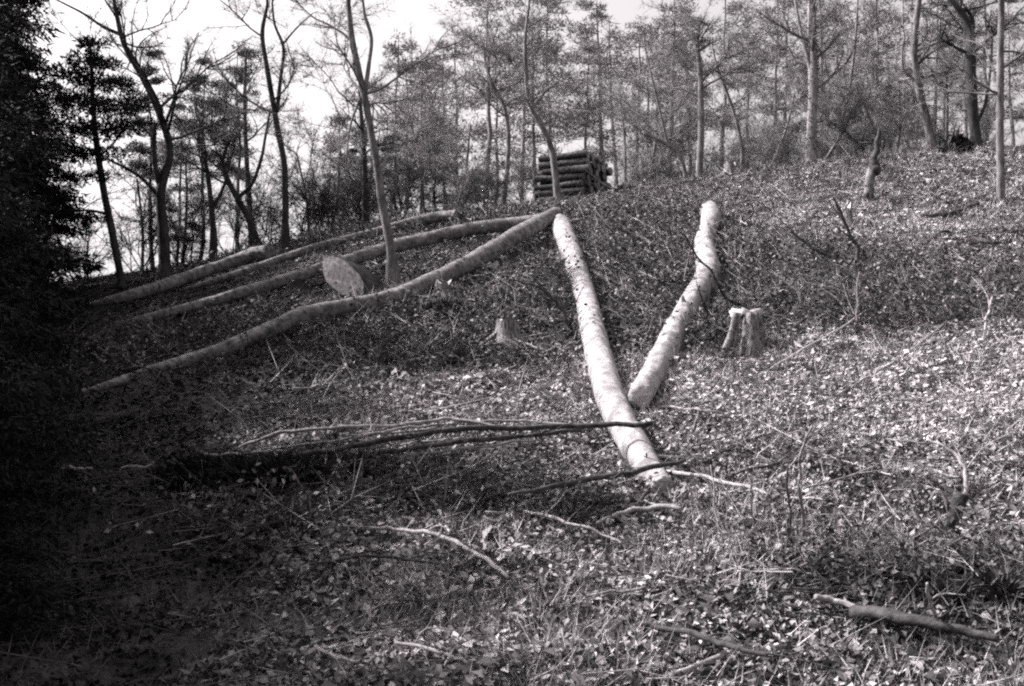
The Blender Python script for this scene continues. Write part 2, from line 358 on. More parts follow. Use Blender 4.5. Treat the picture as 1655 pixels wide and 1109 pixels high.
def put_brush():
    mb = MB()
    zones = [(740, 590, 1.5, .6, 420), (700, 510, 1.4, .8, 420), (1440, 470, 2.6, 1.2, 900), (1280, 480, 1.6, 1.0, 500), (1560, 480, 1.6, 1.2, 500), (1050, 430, 1.2, 2.4, 600), (1090, 520, .7, 1.2, 300),
             (620, 800, 1.3, .5, 200), (800, 810, 1.0, .4, 150), (480, 560, 2.0, 1.0, 450), (1010, 350, 1.8, 1, 260), (1200, 300, 3, 2.5, 260), (700, 365, 2.5, 1.5, 700), (1020, 400, 1.4, 2.0, 700), (1090, 350, 1.6, 2, 420), (1300, 430, 2.0, 1.2, 750), (1400, 500, 2.4, .9, 700), (1540, 500, 1.6, .9, 500), (1130, 560, .6, .8, 200), (860, 520, 1.4, .9, 450), (300, 560, 2, 1.5, 500),
             (1400, 935, .6, .3, 120), (1600, 930, .3, .3, 90), (900, 470, 1.2, 1.2, 240), (1500, 300, 3, 3, 200), (480, 400, 2.4, 1.6, 600), (640, 360, 1.8, 1.2, 400), (1300, 750, 1.4, .8, 80), (420, 850, .8, .8, 200)]
    for px, py, sx, sy, k in zones:
        c = GP(px, py); x = c[0] + rng.normal(0, sx * .6, k); y = c[1] + rng.normal(0, sy * .6, k); ok = open_ground(x, y); x, y = x[ok], y[ok]; k = len(x); z = HH(x, y)
        L = rng.uniform(.12, .55, k) * np.where(rng.random(k) < .12, 1.5, 1); az = rng.uniform(0, 2 * np.pi, k); el = rng.uniform(-.15, .65, k)
        d = np.c_[np.cos(az) * np.cos(el), np.sin(az) * np.cos(el), np.sin(el)]
        P0 = np.c_[x, y, z + rng.uniform(0, .15, k)]; P1 = P0 + d * L[:, None]
        r = rng.uniform(.002, .006, k) * (1 + c[1] / 25)
        t = np.where(rng.random(k) < .22, rng.uniform(.5, 1, k), rng.uniform(0, .2, k))
        spikes(mb, P0, P1, r, t)
        for q in range(3):
            f = rng.uniform(.3, .9, (k, 1)); Q0 = P0 + (P1 - P0) * f; dd = d + rng.normal(0, .6, (k, 3))
            spikes(mb, Q0, Q0 + dd * L[:, None] * .4, r * .6, t)
        kk = k * 5; i = rng.integers(0, k, kk); Q = P0[i] + (P1[i] - P0[i]) * rng.random((kk, 1)) + rng.normal(0, .05, (kk, 3))
        leaves4(mb, Q, rng.normal(size=(kk, 3)) + np.array([[0, 0, .5]]), .045 * (1 + c[1] / 30), .028 * (1 + c[1] / 30), .2, np.where(rng.random(kk) < .15, .6, rng.uniform(0, .14, kk)))
    o = obj('brushwood', mb, M['under'], smooth=False); o['kind'] = 'stuff'; o['label'] = 'tangled dark brush and cut twigs on the slope'
put_brush()

# ------------------------------------------------------------------ felled logs
def make_log(name, label, pts, m, mcut, sink=.15, n=44, seg=18, rough=.1, d_ends=None, jag=(0, 0), knots=0, seed=0, group=None):
    p3, r = log_path(pts, n, d_ends, sink)
    lift = max(0.0, float(np.percentile(HH(p3[:, 0], p3[:, 1]) - (p3[:, 2] - r), 40)) * .0)
    base = p3[len(p3) // 2] - np.array([0, 0, r[len(r) // 2]])
    t = thing(name, label, 'log', base, group)
    mb = MB(); ring = tube(mb, p3, r, seg, rough, cap=False, seed=seed)
    bk = obj('bark', mb, m, t)
    for e, k in ((0, 0), (-1, 1)):
        rr = ring[e]; c = rr.mean(0); dr = p3[e] - p3[1 if e == 0 else -2]; dr /= np.linalg.norm(dr)
        R = random.Random(seed * 5 + k); out = np.array([dr * (jag[k] * R.uniform(-.2, 1.0)) for _ in rr])
        mid = c + (rr - c) * .5 + out * .6; rim = rr + out * .25 + dr * .004
        V = np.r_[rr, rim, mid + dr * .006, [c + dr * (.008 + jag[k] * .3)]]; s = len(rr); j = np.arange(s); q = (j + 1) % s
        Fs = [np.stack([j + a * s, q + a * s, q + (a + 1) * s, j + (a + 1) * s], -1) for a in (0, 1)] + [np.stack([j + 2 * s, q + 2 * s, np.full(s, 3 * s)], -1)]
        if e == 0: Fs = [f[:, ::-1] for f in Fs]
        mb = MB(); mb.add(V, Fs); obj('cut_end', mb, mcut, t, smooth=False)
    R = random.Random(seed + 99)
    for i in range(knots):
        a = R.randrange(5, n - 5); j = R.randrange(seg); q = ring[a, j]; dn = q - p3[a]; dn /= np.linalg.norm(dn); rr = r[a] * R.uniform(.16, .3)
        ex = R.choice((.3, .5, 1.5, 3.0)); mb = MB(); tube(mb, [q - dn * rr, q + dn * rr * .1, q + dn * rr * ex * .6, q + dn * rr * ex], [rr * 1.5, rr * 1.2, rr * .85, rr * .6], 9, .2, seed=i); obj('knot', mb, M['b_mid'] if i % 2 else m, bk)
    return t
for (lab, pts, m, mc, kw) in LOGS: make_log('felled_log', lab, pts, M[m], M[mc], **kw)

# big pale slice of trunk leaning between the slanting logs
def slab():
    D = G(556, 480) - .15; t = thing('sawn_trunk_piece', 'angular pale sawn slab of trunk leaning between the two nearest slanting logs', 'log', P(556, 476, D))
    out = [(522,419,.10),(534,415,.2),(551,419,.27),(566,430,.26),(580,444,.2),(588,459,.12),(586,474,-.06),(572,482,-.16),(556,478,-.2),(540,467,-.2),(527,455,-.16),(521,437,-.04)]
    f = np.array([P(a, b, D + c) for a, b, c in out]); n = len(f); c = f.mean(0); bk = np.array([.34, .34, -.08])
    mb = MB(); V = np.r_[f, f + bk * .5 + (f - c) * .05, f + bk, [c + bk]]; j = np.arange(n); q = (j + 1) % n
    mb.add(V, [np.stack([j, q, q + n, j + n], -1), np.stack([j + n, q + n, q + 2 * n, j + 2 * n], -1), np.stack([j + 2 * n, q + 2 * n, np.full(n, 3 * n)], -1)]); obj('bark', mb, M['trunk_dark'], t, smooth=False)
    mb = MB(); nr = np.cross(f[2] - f[0], f[5] - f[0]); nr /= np.linalg.norm(nr); nr *= -np.sign(nr[1] + 1e-9) * 1.0
    R = random.Random(4); V = np.r_[f + nr * .006, c + (f - c) * .66 + nr * .012 + np.array([[0, R.uniform(-.02, .02), 0] for _ in f]), c + (f - c) * .3 + nr * .02 + np.array([[0, R.uniform(-.025, .025), 0] for _ in f]), [c + nr * .02]]
    mb.add(V, [np.stack([j, q, q + n, j + n], -1), np.stack([j + n, q + n, q + 2 * n, j + 2 * n], -1), np.stack([j + 2 * n, q + 2 * n, np.full(n, 3 * n)], -1)]); obj('cut_face', mb, M['slabcut'], t, smooth=False)
slab()

# ------------------------------------------------------------------ stumps
def stump(label, px, py, wpx, hpx, seed, jag=.2, m='stump', mc='cut', name='stump', legs=True):
    D = G(px, py); c = P(px, py, D); c[2] = h1(c[0], c[1]); r = wpx / 2 * D / FPX; h = hpx * D / FPX; R = random.Random(seed)
    t = thing(name, label, 'stump', c); n = 18; th = np.linspace(0, 2 * np.pi, n, endpoint=False); ph = [R.uniform(0, 6) for _ in range(3)]
    lob = lambda k: 1 + k * (np.sin(4 * th + ph[0]) * .6 + np.sin(7 * th + ph[1]) * .4)
    prof = [(-.15, 1.5, .3), (.0, 1.35, .28), (.12, 1.16, .22), (.35, 1.0, .14), (.7, .92, .10), (1.0, .9, .10)]
    top = np.array([R.uniform(-1, 1) for _ in th]) * jag
    V = []
    for z, k, l in prof:
        rr = r * k * lob(l); V.append(np.c_[c[0] + rr * np.cos(th), c[1] + rr * np.sin(th), c[2] + h * (z + (top if z == 1 else top * z * .3))])
    V = np.concatenate(V); j = np.arange(n); q = (j + 1) % n
    mb = MB(); mb.add(V, [np.stack([j + a * n, q + a * n, q + (a + 1) * n, j + (a + 1) * n], -1) for a in range(len(prof) - 1)]); obj('wood', mb, M[m], t, smooth=False)
    e = V[-n:]; cc = e.mean(0); mb = MB(); mb.add(np.r_[e + [0, 0, .003], cc + (e - cc) * .5 + np.c_[np.zeros((n, 2)), -np.abs(top) * h * .3], [cc - [0, 0, .02]]], [np.stack([j, q, q + n, j + n], -1), np.stack([j + n, q + n, np.full(n, 2 * n)], -1)])
    obj('cut_top', mb, M[mc], t, smooth=False)
    if legs:
        for i in range(4):
            a = R.uniform(0, 6.28); mb = MB(); d = np.array([math.cos(a), math.sin(a), 0])
            p = [c + d * r * .8 + [0, 0, h * .3], c + d * r * 1.4 + [0, 0, h * .1], c + d * r * 2.1 - [0, 0, .06]]; tube(mb, resample(p, 6), np.linspace(r * .3, r * .12, 6), 7, .2, seed=i); obj('root', mb, M[m], t)
    return t
def splinters():
    D = G(1204, 570); t = thing('stump', 'splintered pale stump right of the crooked log, standing on open legs', 'stump', P(1204, 568, D)); R = random.Random(5)
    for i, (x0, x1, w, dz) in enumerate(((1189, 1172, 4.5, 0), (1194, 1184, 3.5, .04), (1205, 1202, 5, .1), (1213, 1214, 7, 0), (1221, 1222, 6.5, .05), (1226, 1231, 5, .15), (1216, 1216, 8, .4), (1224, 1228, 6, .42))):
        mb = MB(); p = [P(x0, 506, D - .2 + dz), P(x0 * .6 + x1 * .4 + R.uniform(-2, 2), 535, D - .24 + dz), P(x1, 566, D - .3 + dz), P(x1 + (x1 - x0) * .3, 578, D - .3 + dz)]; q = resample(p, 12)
        tube(mb, q, np.linspace(w * .95, w * 1.6, 12) * D / FPX, 8, .3, seed=R.randrange(50)); obj('splintered_leg', mb, M['stump'] if dz < .3 else M['trunk_dark'], t, smooth=False)  # back legs get dark bark: shade inside the stump put into their colour
    n = 16; th = np.linspace(0, 2 * np.pi, n, endpoint=False); c = P(1206, 504, D); rr = 27 * D / FPX * np.array([R.uniform(.78, 1.1) for _ in th])
    zt = np.array([R.uniform(-.02, .05) for _ in th]); e = np.c_[c[0] + rr * np.cos(th), c[1] + rr * np.sin(th) * .8, c[2] + zt]
    mb = MB(); j = np.arange(n); q = (j + 1) % n; mb.add(np.r_[e, (e - c) * [.9, .9, 1] + c - [0, 0, .09], [c + [0, 0, .01]]], [np.stack([j + n, q + n, q, j], -1), np.stack([j, q, np.full(n, 2 * n)], -1)]); obj('cut_top', mb, M['cut'], t, smooth=False)
splinters()
stump('low sawn stump with a pale square rim in the middle of the dark slash', 820, 552, 40, 34, 11, .10)
stump('pale stump under the frontmost slanting log', 716, 484, 30, 26, 14, .25)
stump('dark stump with pale lit top between the slanting logs, beside the trunk slice', 480, 480, 34, 24, 18, .1, m='trunk_dark')
stump('small bleached stump standing on the open slope at right', 1371, 362, 14, 28, 21, .3, legs=False)
stump('small pale stump on the ridge left of the straight trunk', 1180, 284, 20, 18, 25, .3)
stump('tiny pale stump half hidden in the brush above the open-legged stump', 1160, 455, 14, 20, 29, .3, legs=False)

def snag():
    D = G(1404, 322); c = P(1404, 322, D); t = thing('snag', 'tall broken dead snag standing alone near the top right', 'snag', c)
    pts = [(1402,330,10),(1405,310,7.5),(1406,290,7),(1411,274,7.5)]
    p = resample(np.array(pts, float), 22); mb = MB(); tube(mb, [P(a, b, D) for a, b, _ in p], p[:, 2] * D / FPX, 10, .22, seed=4); obj('trunk', mb, M['grey_bark'], t)
    p = resample(np.array([(1410,280,7.5),(1413,266,8.5),(1412,256,6),(1418,242,5.5),(1417,230,4.5),(1421,218,4),(1420,206,1)], float), 20); mb = MB(); tube(mb, [P(a, b, D) for a, b, _ in p], p[:, 2] * D / FPX, 10, .3, seed=6); obj('broken_top', mb, M['b_dark'], t)
    mb = MB(); tube(mb, resample([P(1410, 270, D - .05), P(1418, 274, D - .1), P(1417, 284, D)], 6), [.05, .09, .1, .09, .06, .02], 8, .3); obj('burr', mb, M['trunk_dark'], t)
    for i, (a, b) in enumerate(((1395, 328), (1414, 328))):
        mb = MB(); tube(mb, resample([P(1404, 312, D), P(a, b - 4, D - .1), P(a + (a - 1404) * .6, b + 3, D - .2)], 5), [.09, .08, .06, .05, .03], 7, .2); obj('root', mb, M['trunk_dark'], t)
snag()
def root_plate(label, px, py, r, seed):
    D = G(px, py + 12); c = P(px, py, D); t = thing('root_plate', label, 'root', P(px, py + 12, D)); R = random.Random(seed)
    mb = MB(); n = 260; v = rng.normal(size=(n, 3)); v /= np.linalg.norm(v, axis=1)[:, None]; v *= np.array([1, .6, .75])
    p = c + v * r * rng.uniform(.4, .9, (n, 1)); leaves4(mb, p, v + rng.normal(0, .4, (n, 3)), r * .5, r * .4, .3, rng.uniform(0, .3, n)); obj('earth', mb, M['soil'], t, smooth=False)
    for i in range(12):
        a = R.uniform(0, 6.28); d = np.array([math.cos(a), R.uniform(-.6, .1), math.sin(a) * .9]); mb = MB()
        tube(mb, resample([c, c + d * r, c + d * r * 1.5 + np.array([R.uniform(-.2, .2), 0, R.uniform(-.3, .1)]) * r], 6), np.linspace(.05, .012, 6), 6, .2); obj('root', mb, M['b_dark'], t)
root_plate('dark torn-up root mass on the ridge at far right', 1545, 240, .5, 3)
root_plate('small dark root clump on a leaning stick on the ridge', 1206, 232, .33, 6)

# ------------------------------------------------------------------ stack of cordwood on the ridge
ORD = ['first', 'second', 'third', 'fourth', 'fifth', 'sixth', 'seventh', 'eighth', 'ninth', 'tenth', 'eleventh', 'twelfth', 'thirteenth', 'fourteenth', 'fifteenth', 'sixteenth']
def stack():
    D = 29.6; th = math.radians(-27); ax = np.array([math.cos(th), math.sin(th), 0.0]); dp = np.array([-math.sin(th), math.cos(th), 0.0])
    corner = P(945, 322, D); corner[2] -= .02; L = 1.38; dia = .204
    protos = []
    for k in range(6):
        R = random.Random(k); mb = MB(); n = 9; xs = np.linspace(-L / 2, L / 2, n)
        p = np.c_[xs, np.cumsum([R.uniform(-.008, .008) for _ in xs]), np.cumsum([R.uniform(-.008, .008) for _ in xs])]
        ring = tube(mb, p, dia / 2 * (1.06, .86, .95, 1.12, .78, 1.0)[k] * np.linspace(1.02, .93, n), 12, .14, cap=False, seed=k); me = mesh_of('bark', mb, M['stackbark'])
        ends = []
        for e, s in ((0, -1), (-1, 1)):
            rr = ring[e]; c = rr.mean(0); j = np.arange(12); q = (j + 1) % 12; mb = MB(); F = np.stack([j, q, np.full(12, 12)], -1)
            mb.add(np.r_[rr, [c + [s * .012, 0, 0]]], F if s > 0 else F[:, ::-1]); ends.append(mesh_of('cut_end', mb, M['darkcut'] if k % 3 else M['b_mid'], smooth=False))
        protos.append((me, ends))
    words = ['bottom', 'second', 'third', 'fourth', 'fifth', 'sixth', 'top']; R = random.Random(5)
    for r in range(7):
        for c in range(9):
            if r == 6 and c in (3, 7): continue
            me, ends = protos[R.randrange(6)]
            loc = corner - ax * (L / 2 + R.uniform(-.13, .13)) + dp * (dia * (c + .5 + (.5 if r % 2 else 0) * .5)) + np.array([0, 0, dia * (.5 + r * .93)])
            if c == 0:
                o = thing('stacked_log', f'{words[r]} course log on the camera side of the cordwood stack', 'log', loc, 'logs of the cordwood stack')
            else:
                o = thing('stacked_log', f'{ORD[c]} log back from the camera side in the {words[r]} course of the cordwood stack', 'log', loc, 'logs of the cordwood stack')
            o.rotation_euler = (R.uniform(0, 6.28), R.uniform(-.03, .03), th + R.uniform(-.04, .04))
            if o.rotation_euler[0] and R.random() < .5: o.rotation_euler[2] += math.pi
            b = bpy.data.objects.new('bark', me); C.objects.link(b); b.parent = o
            for e in ends: x = bpy.data.objects.new('cut_end', e); C.objects.link(x); x.parent = o
    # bearers and stakes that hold it
    for f, lab in ((.18, 'left bearer pole under the cordwood stack'), (.82, 'right bearer pole under the cordwood stack')):
        a = corner - ax * L * (1 - f); mb = MB(); tube(mb, resample([a - dp * .2 + [0, 0, -.06], a + dp * 2.1 + [0, 0, -.06]], 6), .06, 8, .1); tag(obj('bearer_pole', mb, M['b_mid'], base=a), lab, 'pole')
    for (px, y0, y1, lab) in ((897, 232, 322, 'thin upright stake at the face of the cordwood stack'), (908, 305, 325, 'short peg beside the foot of the cordwood stack')):
        d = D - .62; mb = MB(); tube(mb, resample([P(px, y1 + 6, d), P(px + 1, (y0 + y1) / 2, d), P(px - 1, y0, d)], 6), np.linspace(.05, .035, 6), 8, .1); tag(obj('stake', mb, M['b_mid'], base=P(px, y1, d)), lab, 'stake')
    # short pale billets beside it
    R = random.Random(8)
    for i in range(7):
        px = 972 + i * 8.5; d = G(px, 308) - .1; c = P(px, 303 + R.uniform(-2, 2), d); mb = MB(); a = R.uniform(1.2, 2.0); v = np.array([math.cos(a) * .25, math.sin(a) * .25, R.uniform(-.04, .04)])
        ring = tube(mb, resample([c - v, c + v], 4), .085, 9, .1, cap=False, seed=i); t = tag(obj('billet', mb, M['grey_bark'], base=c), f'{ORD[i]} short pale billet rightward in the row beside the cordwood stack', 'billet', 'billets beside the stack')
        rr = ring[0]; j = np.arange(9); mb = MB(); mb.add(np.r_[rr, [rr.mean(0)]], np.stack([(j + 1) % 9, j, np.full(9, 9)], -1)); obj('cut_end', mb, M['cut'], t, smooth=False)
stack()

# ------------------------------------------------------------------ trees
def rot_about(v, ax, a):
    return v * math.cos(a) + np.cross(ax, v) * math.sin(a) + ax * (ax @ v) * (1 - math.cos(a))
def grow(mb, tips, p, d, L, r, lev, R, up=.15, seg=5):
    n = 5; pts = [p]; dd = d.copy()
    for i in range(n):
        dd = dd + np.array([R.gauss(0, .16), R.gauss(0, .16), R.gauss(0, .12) + up * .3]); dd /= np.linalg.norm(dd); pts.append(pts[-1] + dd * L / n)
    pts = np.array(pts); rr = np.linspace(r, r * .3, n + 1)
    tube(mb, pts, rr, seg if lev > 0 else 4, 0, cap=False, tone=R.random())
    m = {2: 5, 1: 6, 0: 0}[lev]
    for k in range(m):
        f = R.uniform(.25, 1.0); i = min(int(f * n), n - 1); q = pts[i] + (pts[i + 1] - pts[i]) * (f * n - i)
        ax = np.array([R.gauss(0, 1), R.gauss(0, 1), R.gauss(0, 1)]); ax -= dd * (ax @ dd); ax /= np.linalg.norm(ax)
        grow(mb, tips, q, rot_about(dd, ax, R.uniform(.5, 1.0)), L * R.uniform(.35, .6), r * .5, lev - 1, R, up, 4)
    if lev <= 1:
        for k in range(9 if lev == 0 else 6): tips.append((pts[R.randrange(1, n + 1)], dd, L))
def twig_cloud(mb, tips, r, R, ln=.55, n=3):
    if not tips: return
    p = np.array([t[0] for t in tips]); d = np.array([t[1] for t in tips]); L = np.array([t[2] for t in tips])
    for i in range(n):
        v = d * .7 + rng.normal(0, .6, d.shape); v /= np.linalg.norm(v, axis=1)[:, None]; l = (L * rng.uniform(.3, 1, len(L)) * ln)[:, None]
        spikes(mb, p, p + v * l, r, rng.random(len(L)))
        q = p + v * l * .5; v2 = v + rng.normal(0, .7, v.shape); v2 /= np.linalg.norm(v2, axis=1)[:, None]
        spikes(mb, q, q + v2 * l * .6, r * .7, rng.random(len(L)))
def traced_tree(label, stems, D, mt='trunk', mw='twig', limbs=8, lev=1, seed=1, name='bare_tree', llen=1.5, start=.45, group=None, base_y=None, needles=None):
    """stems: lists of (pixel x, y, half-width); the first is the main one, standing on the ground at its first point"""
    x0, y0, w0 = stems[0][0]; b = P(x0, y0, D); gz = h1(b[0], b[1]); R = random.Random(seed)
    t = thing(name, label, 'tree', (b[0], b[1], gz), group)
    allp = []
    for k, st in enumerate(stems):
        s = [list(a) for a in st]; q = resample(np.array(s, float), 7 * len(s)); off = R.uniform(-.05, .05) * k
        p3 = np.array([P(a, c, D + off * i / len(q)) for i, (a, c, _) in enumerate(q)]); rad = np.maximum(q[:, 2] * D / FPX, .008)
        if k == 0:
            zb = min(gz, p3[0][2]); p3 = np.r_[[[p3[0][0], p3[0][1], zb - .15], [p3[0][0], p3[0][1], zb + .02]], p3]; rad = np.r_[rad[0] * 2.0, rad[0] * 1.55, rad]; rad[2] *= 1.15
        if k == 0 or st[-1][1] < 12:                              # goes on above the picture
            e = p3[-1] - p3[-4]; e /= np.linalg.norm(e)
            if st[-1][1] < 30: p3 = np.r_[p3, [p3[-1] + e * .9 + [R.uniform(-.2, .2), 0, 0], p3[-1] + e * 1.9 + [R.uniform(-.4, .4), 0, 0]]]; rad = np.r_[rad, rad[-1] * .7, rad[-1] * .3]
        mb = MB(); tube(mb, p3, rad, 9 if D < 32 else 7, .14, seed=seed + k); obj('trunk' if k == 0 else 'stem', mb, M[mt], t); allp.append((p3, rad))
    mb = MB(); tips = []
    for k in range(limbs):
        p3, rad = allp[0] if R.random() < .6 or len(allp) == 1 else allp[R.randrange(len(allp))]
        i = min(int(len(p3) * R.uniform(start, .98)), len(p3) - 1); a = R.uniform(0, 6.28); d = np.array([math.cos(a), math.sin(a), R.uniform(.2, .9)]); d /= np.linalg.norm(d)
        grow(mb, tips, p3[i], d, llen * R.uniform(.6, 1.3), max(rad[i] * .45, .008), lev, R)
    twig_cloud(mb, tips, .0035 * D / 20, R)
    if tips:
        obj('crown', mb, M[mw], t)
    return t, allp, tips
def tuft_pad(mb, c, rx, ry, rz, n, bl, bw, lo=0, hi=1, droop=0):
    v = rng.normal(size=(n, 3)); v /= np.linalg.norm(v, axis=1)[:, None]; v *= rng.random((n, 1)) ** .4
    p = c + v * np.array([rx, ry, rz])
    d = v * np.array([1, 1, .5]) + rng.normal(0, .5, (n, 3)) + np.array([0, 0, .3 - droop]); d /= np.linalg.norm(d, axis=1)[:, None]
    blades(mb, p, d * bl * rng.uniform(.6, 1.3, (n, 1)), bw * rng.uniform(.6, 1.3, n), rng.uniform(lo, hi, n))
def pine_proto(seed, H, start, R0, whorls, pad_n, mt, mn, bl=.20, bw=.045, dead=8, flat=.38):
    R = random.Random(seed); t = bpy.data.objects.new('pine_tree', None); C.objects.link(t)
    n = 14; zs = np.linspace(-.3, H, n); wx = np.cumsum([R.gauss(0, .06) for _ in zs]); wy = np.cumsum([R.gauss(0, .06) for _ in zs]); wx -= wx[0]; wy -= wy[0]
    tr = np.c_[wx, wy, zs]; rad = .012 * H * np.linspace(1.05, .12, n); mb = MB(); tube(mb, tr, rad, 8, .1, seed=seed); obj('trunk', mb, M[mt], t)
    at = lambda z: np.array([np.interp(z, zs, wx), np.interp(z, zs, wy), z])
    wood = MB(); fol = MB()
    for k in range(whorls):
        f = (k + R.uniform(-.3, .3)) / whorls; z = H * (start + (1 - start) * min(max(f, 0), .985)); prof = math.sin(math.pi * min(.12 + .8 * f, 1)) ** .7 * (1 - .45 * f)
        for b in range(R.choice((2, 3, 3, 4))):
            a = R.uniform(0, 6.28); L = R0 * prof * R.uniform(.45, 1.15); d = np.array([math.cos(a), math.sin(a), 0])
            e = at(z) + d * L + [0, 0, L * R.uniform(-.05, .35)]; m = at(z) + d * L * .55 + [0, 0, L * R.uniform(-.1, .12)]
            pts = resample([at(z), m, e], 5); tube(wood, pts, np.linspace(.022, .006, 5) * H / 11, 4, 0, cap=False, tone=R.random())
            for s in range(3):
                q = pts[2 + R.randrange(3)] + np.array([R.gauss(0, .22), R.gauss(0, .22), R.gauss(0, .06)]) * L * .6; s_ = L * R.uniform(.22, .42) + .12
                tuft_pad(fol, q + [0, 0, .05], s_, s_, s_ * flat, int(pad_n * (.4 + s_)), bl, bw)
    tuft_pad(fol, at(H * .985), .35, .35, .3, pad_n, bl, bw)
    P0 = []; P1 = []
    for k in range(dead):
        z = H * R.uniform(.12, start + .1); a = R.uniform(0, 6.28); d = np.array([math.cos(a), math.sin(a), R.uniform(-.3, .3)]); P0.append(at(z)); P1.append(at(z) + d * R.uniform(.4, 1.3))
    spikes(wood, P0, P1, .014, .3)
    P0 = np.array(P0); P1 = np.array(P1)
    for k in range(4):
        q = P0 + (P1 - P0) * rng.uniform(.3, .9, (len(P0), 1)); spikes(wood, q, q + rng.normal(0, .25, q.shape), .007, .3)
    cr = obj('crown', fol, M[mn], t, smooth=False); obj('branches', wood, M['twig'] if mn == 'needle' else M['twig_dark'], cr)['kind'] = 'stuff'
    return t
def spruce_proto(seed, H, R0, bl=.17, bw=.05, col=False, pn=70):
    R = random.Random(seed); t = bpy.data.objects.new('added_spruce', None); C.objects.link(t)
    mb = MB(); tube(mb, [(0, 0, -.4), (0, 0, H * .5), (0, 0, H)], [.018 * H, .010 * H, .01], 9, .1); obj('trunk', mb, M['trunk_dark'], t)
    fol = MB(); wood = MB(); k = 0; z = .25
    while z < H:
        f = z / H; Lm = R0 * (math.sqrt(max(1 - f ** 3, 0)) if col else (1 - f) ** .8) + .12
        for b in range(7):
            a = R.uniform(0, 6.28); L = Lm * R.uniform(.7, 1.1); d = np.array([math.cos(a), math.sin(a), 0]); o = np.array([0, 0, z])
            e = o + d * L + [0, 0, -L * R.uniform(.1, .35)]; pts = resample([o, o + d * L * .5 + [0, 0, -.02 * L], e], 5); tube(wood, pts, np.linspace(.025, .006, 5), 4, 0, cap=False)
            for s in np.linspace(.15, 1, max(3, int(L / .28))):
                c = pts[0] + (pts[-1] - pts[0]) * s + [0, 0, -.03]; tuft_pad(fol, c, .28, .28, .13, pn, bl, bw, droop=.7)
        z += .33 + .1 * (1 - f)
    tuft_pad(fol, np.array([0, 0, H]), .1, .1, .3, 40, bl * .7, bw)
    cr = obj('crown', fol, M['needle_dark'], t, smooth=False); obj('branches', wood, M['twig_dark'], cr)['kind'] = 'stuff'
    return t
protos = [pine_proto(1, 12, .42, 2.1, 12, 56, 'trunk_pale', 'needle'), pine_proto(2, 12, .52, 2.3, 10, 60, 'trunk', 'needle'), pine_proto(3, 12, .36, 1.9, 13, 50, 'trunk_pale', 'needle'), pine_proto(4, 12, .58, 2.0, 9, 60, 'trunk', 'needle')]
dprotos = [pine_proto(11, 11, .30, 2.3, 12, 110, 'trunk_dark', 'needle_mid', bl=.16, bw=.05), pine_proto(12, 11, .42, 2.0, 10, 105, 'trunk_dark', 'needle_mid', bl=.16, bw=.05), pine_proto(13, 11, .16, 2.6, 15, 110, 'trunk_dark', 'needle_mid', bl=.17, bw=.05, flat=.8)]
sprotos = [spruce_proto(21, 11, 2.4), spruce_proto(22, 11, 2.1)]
added_yews = [spruce_proto(23, 5, 1.3, bl=.075, bw=.02, col=True, pn=260)]
_used = set()
def place(proto, loc, height, H0_, label, name, rz, group=None, tilt=0, cat='tree', wide=1.0):
    o = proto if id(proto) not in _used else copy_tree(proto)
    _used.add(id(proto)); o.name = name; o.location = [float(a) for a in loc]; s = height / H0_; o.scale = (s * wide, s * wide, s); o.rotation_euler = (tilt, 0, rz)
    tag(o, label, cat, group); return o
def pine_at(pk, px, D, top_y, label, group=None, set_=protos, H0_=12, wide=1.0, seed=0, name='pine_tree'):
    q = P(px, 400, D); z = h1(q[0], q[1]); top = P(px, top_y, D)[2]
    return place(set_[pk % len(set_)], (q[0], q[1], z), top - z, H0_, label, name, (seed * 2.399 + px) % 6.28, group, wide=wide)

# spruces added to blacken the left edge, and an unseen stand added to shade it
for i, (x, y, h_, lab) in enumerate([(-6.3, 11.6, 7.0, 'added dark spruce at the left edge below the slanting logs'),
        (-9.0, 17.5, 9, 'added dark spruce at the left edge where the slanting logs end'), (-10.4, 22.0, 8.5, 'added dark spruce at the left edge behind the short thick log')]):
    place(sprotos[i % 2], (x, y, h1(x, y)), h_, 11, lab, 'added_spruce', i * 1.3, wide=1.3)
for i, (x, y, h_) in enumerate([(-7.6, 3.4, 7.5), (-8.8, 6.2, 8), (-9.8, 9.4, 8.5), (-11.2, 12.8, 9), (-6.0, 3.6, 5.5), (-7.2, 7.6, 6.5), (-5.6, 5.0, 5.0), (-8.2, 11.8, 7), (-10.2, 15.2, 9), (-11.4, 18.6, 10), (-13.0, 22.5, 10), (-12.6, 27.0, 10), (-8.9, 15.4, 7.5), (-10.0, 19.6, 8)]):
    place(sprotos[i % 2], (x, y, h1(x, y)), h_, 11, 'unseen dense spruce added past the left edge to cast shade', 'added_spruce', i * 2.1, 'added shade spruces past the left edge')

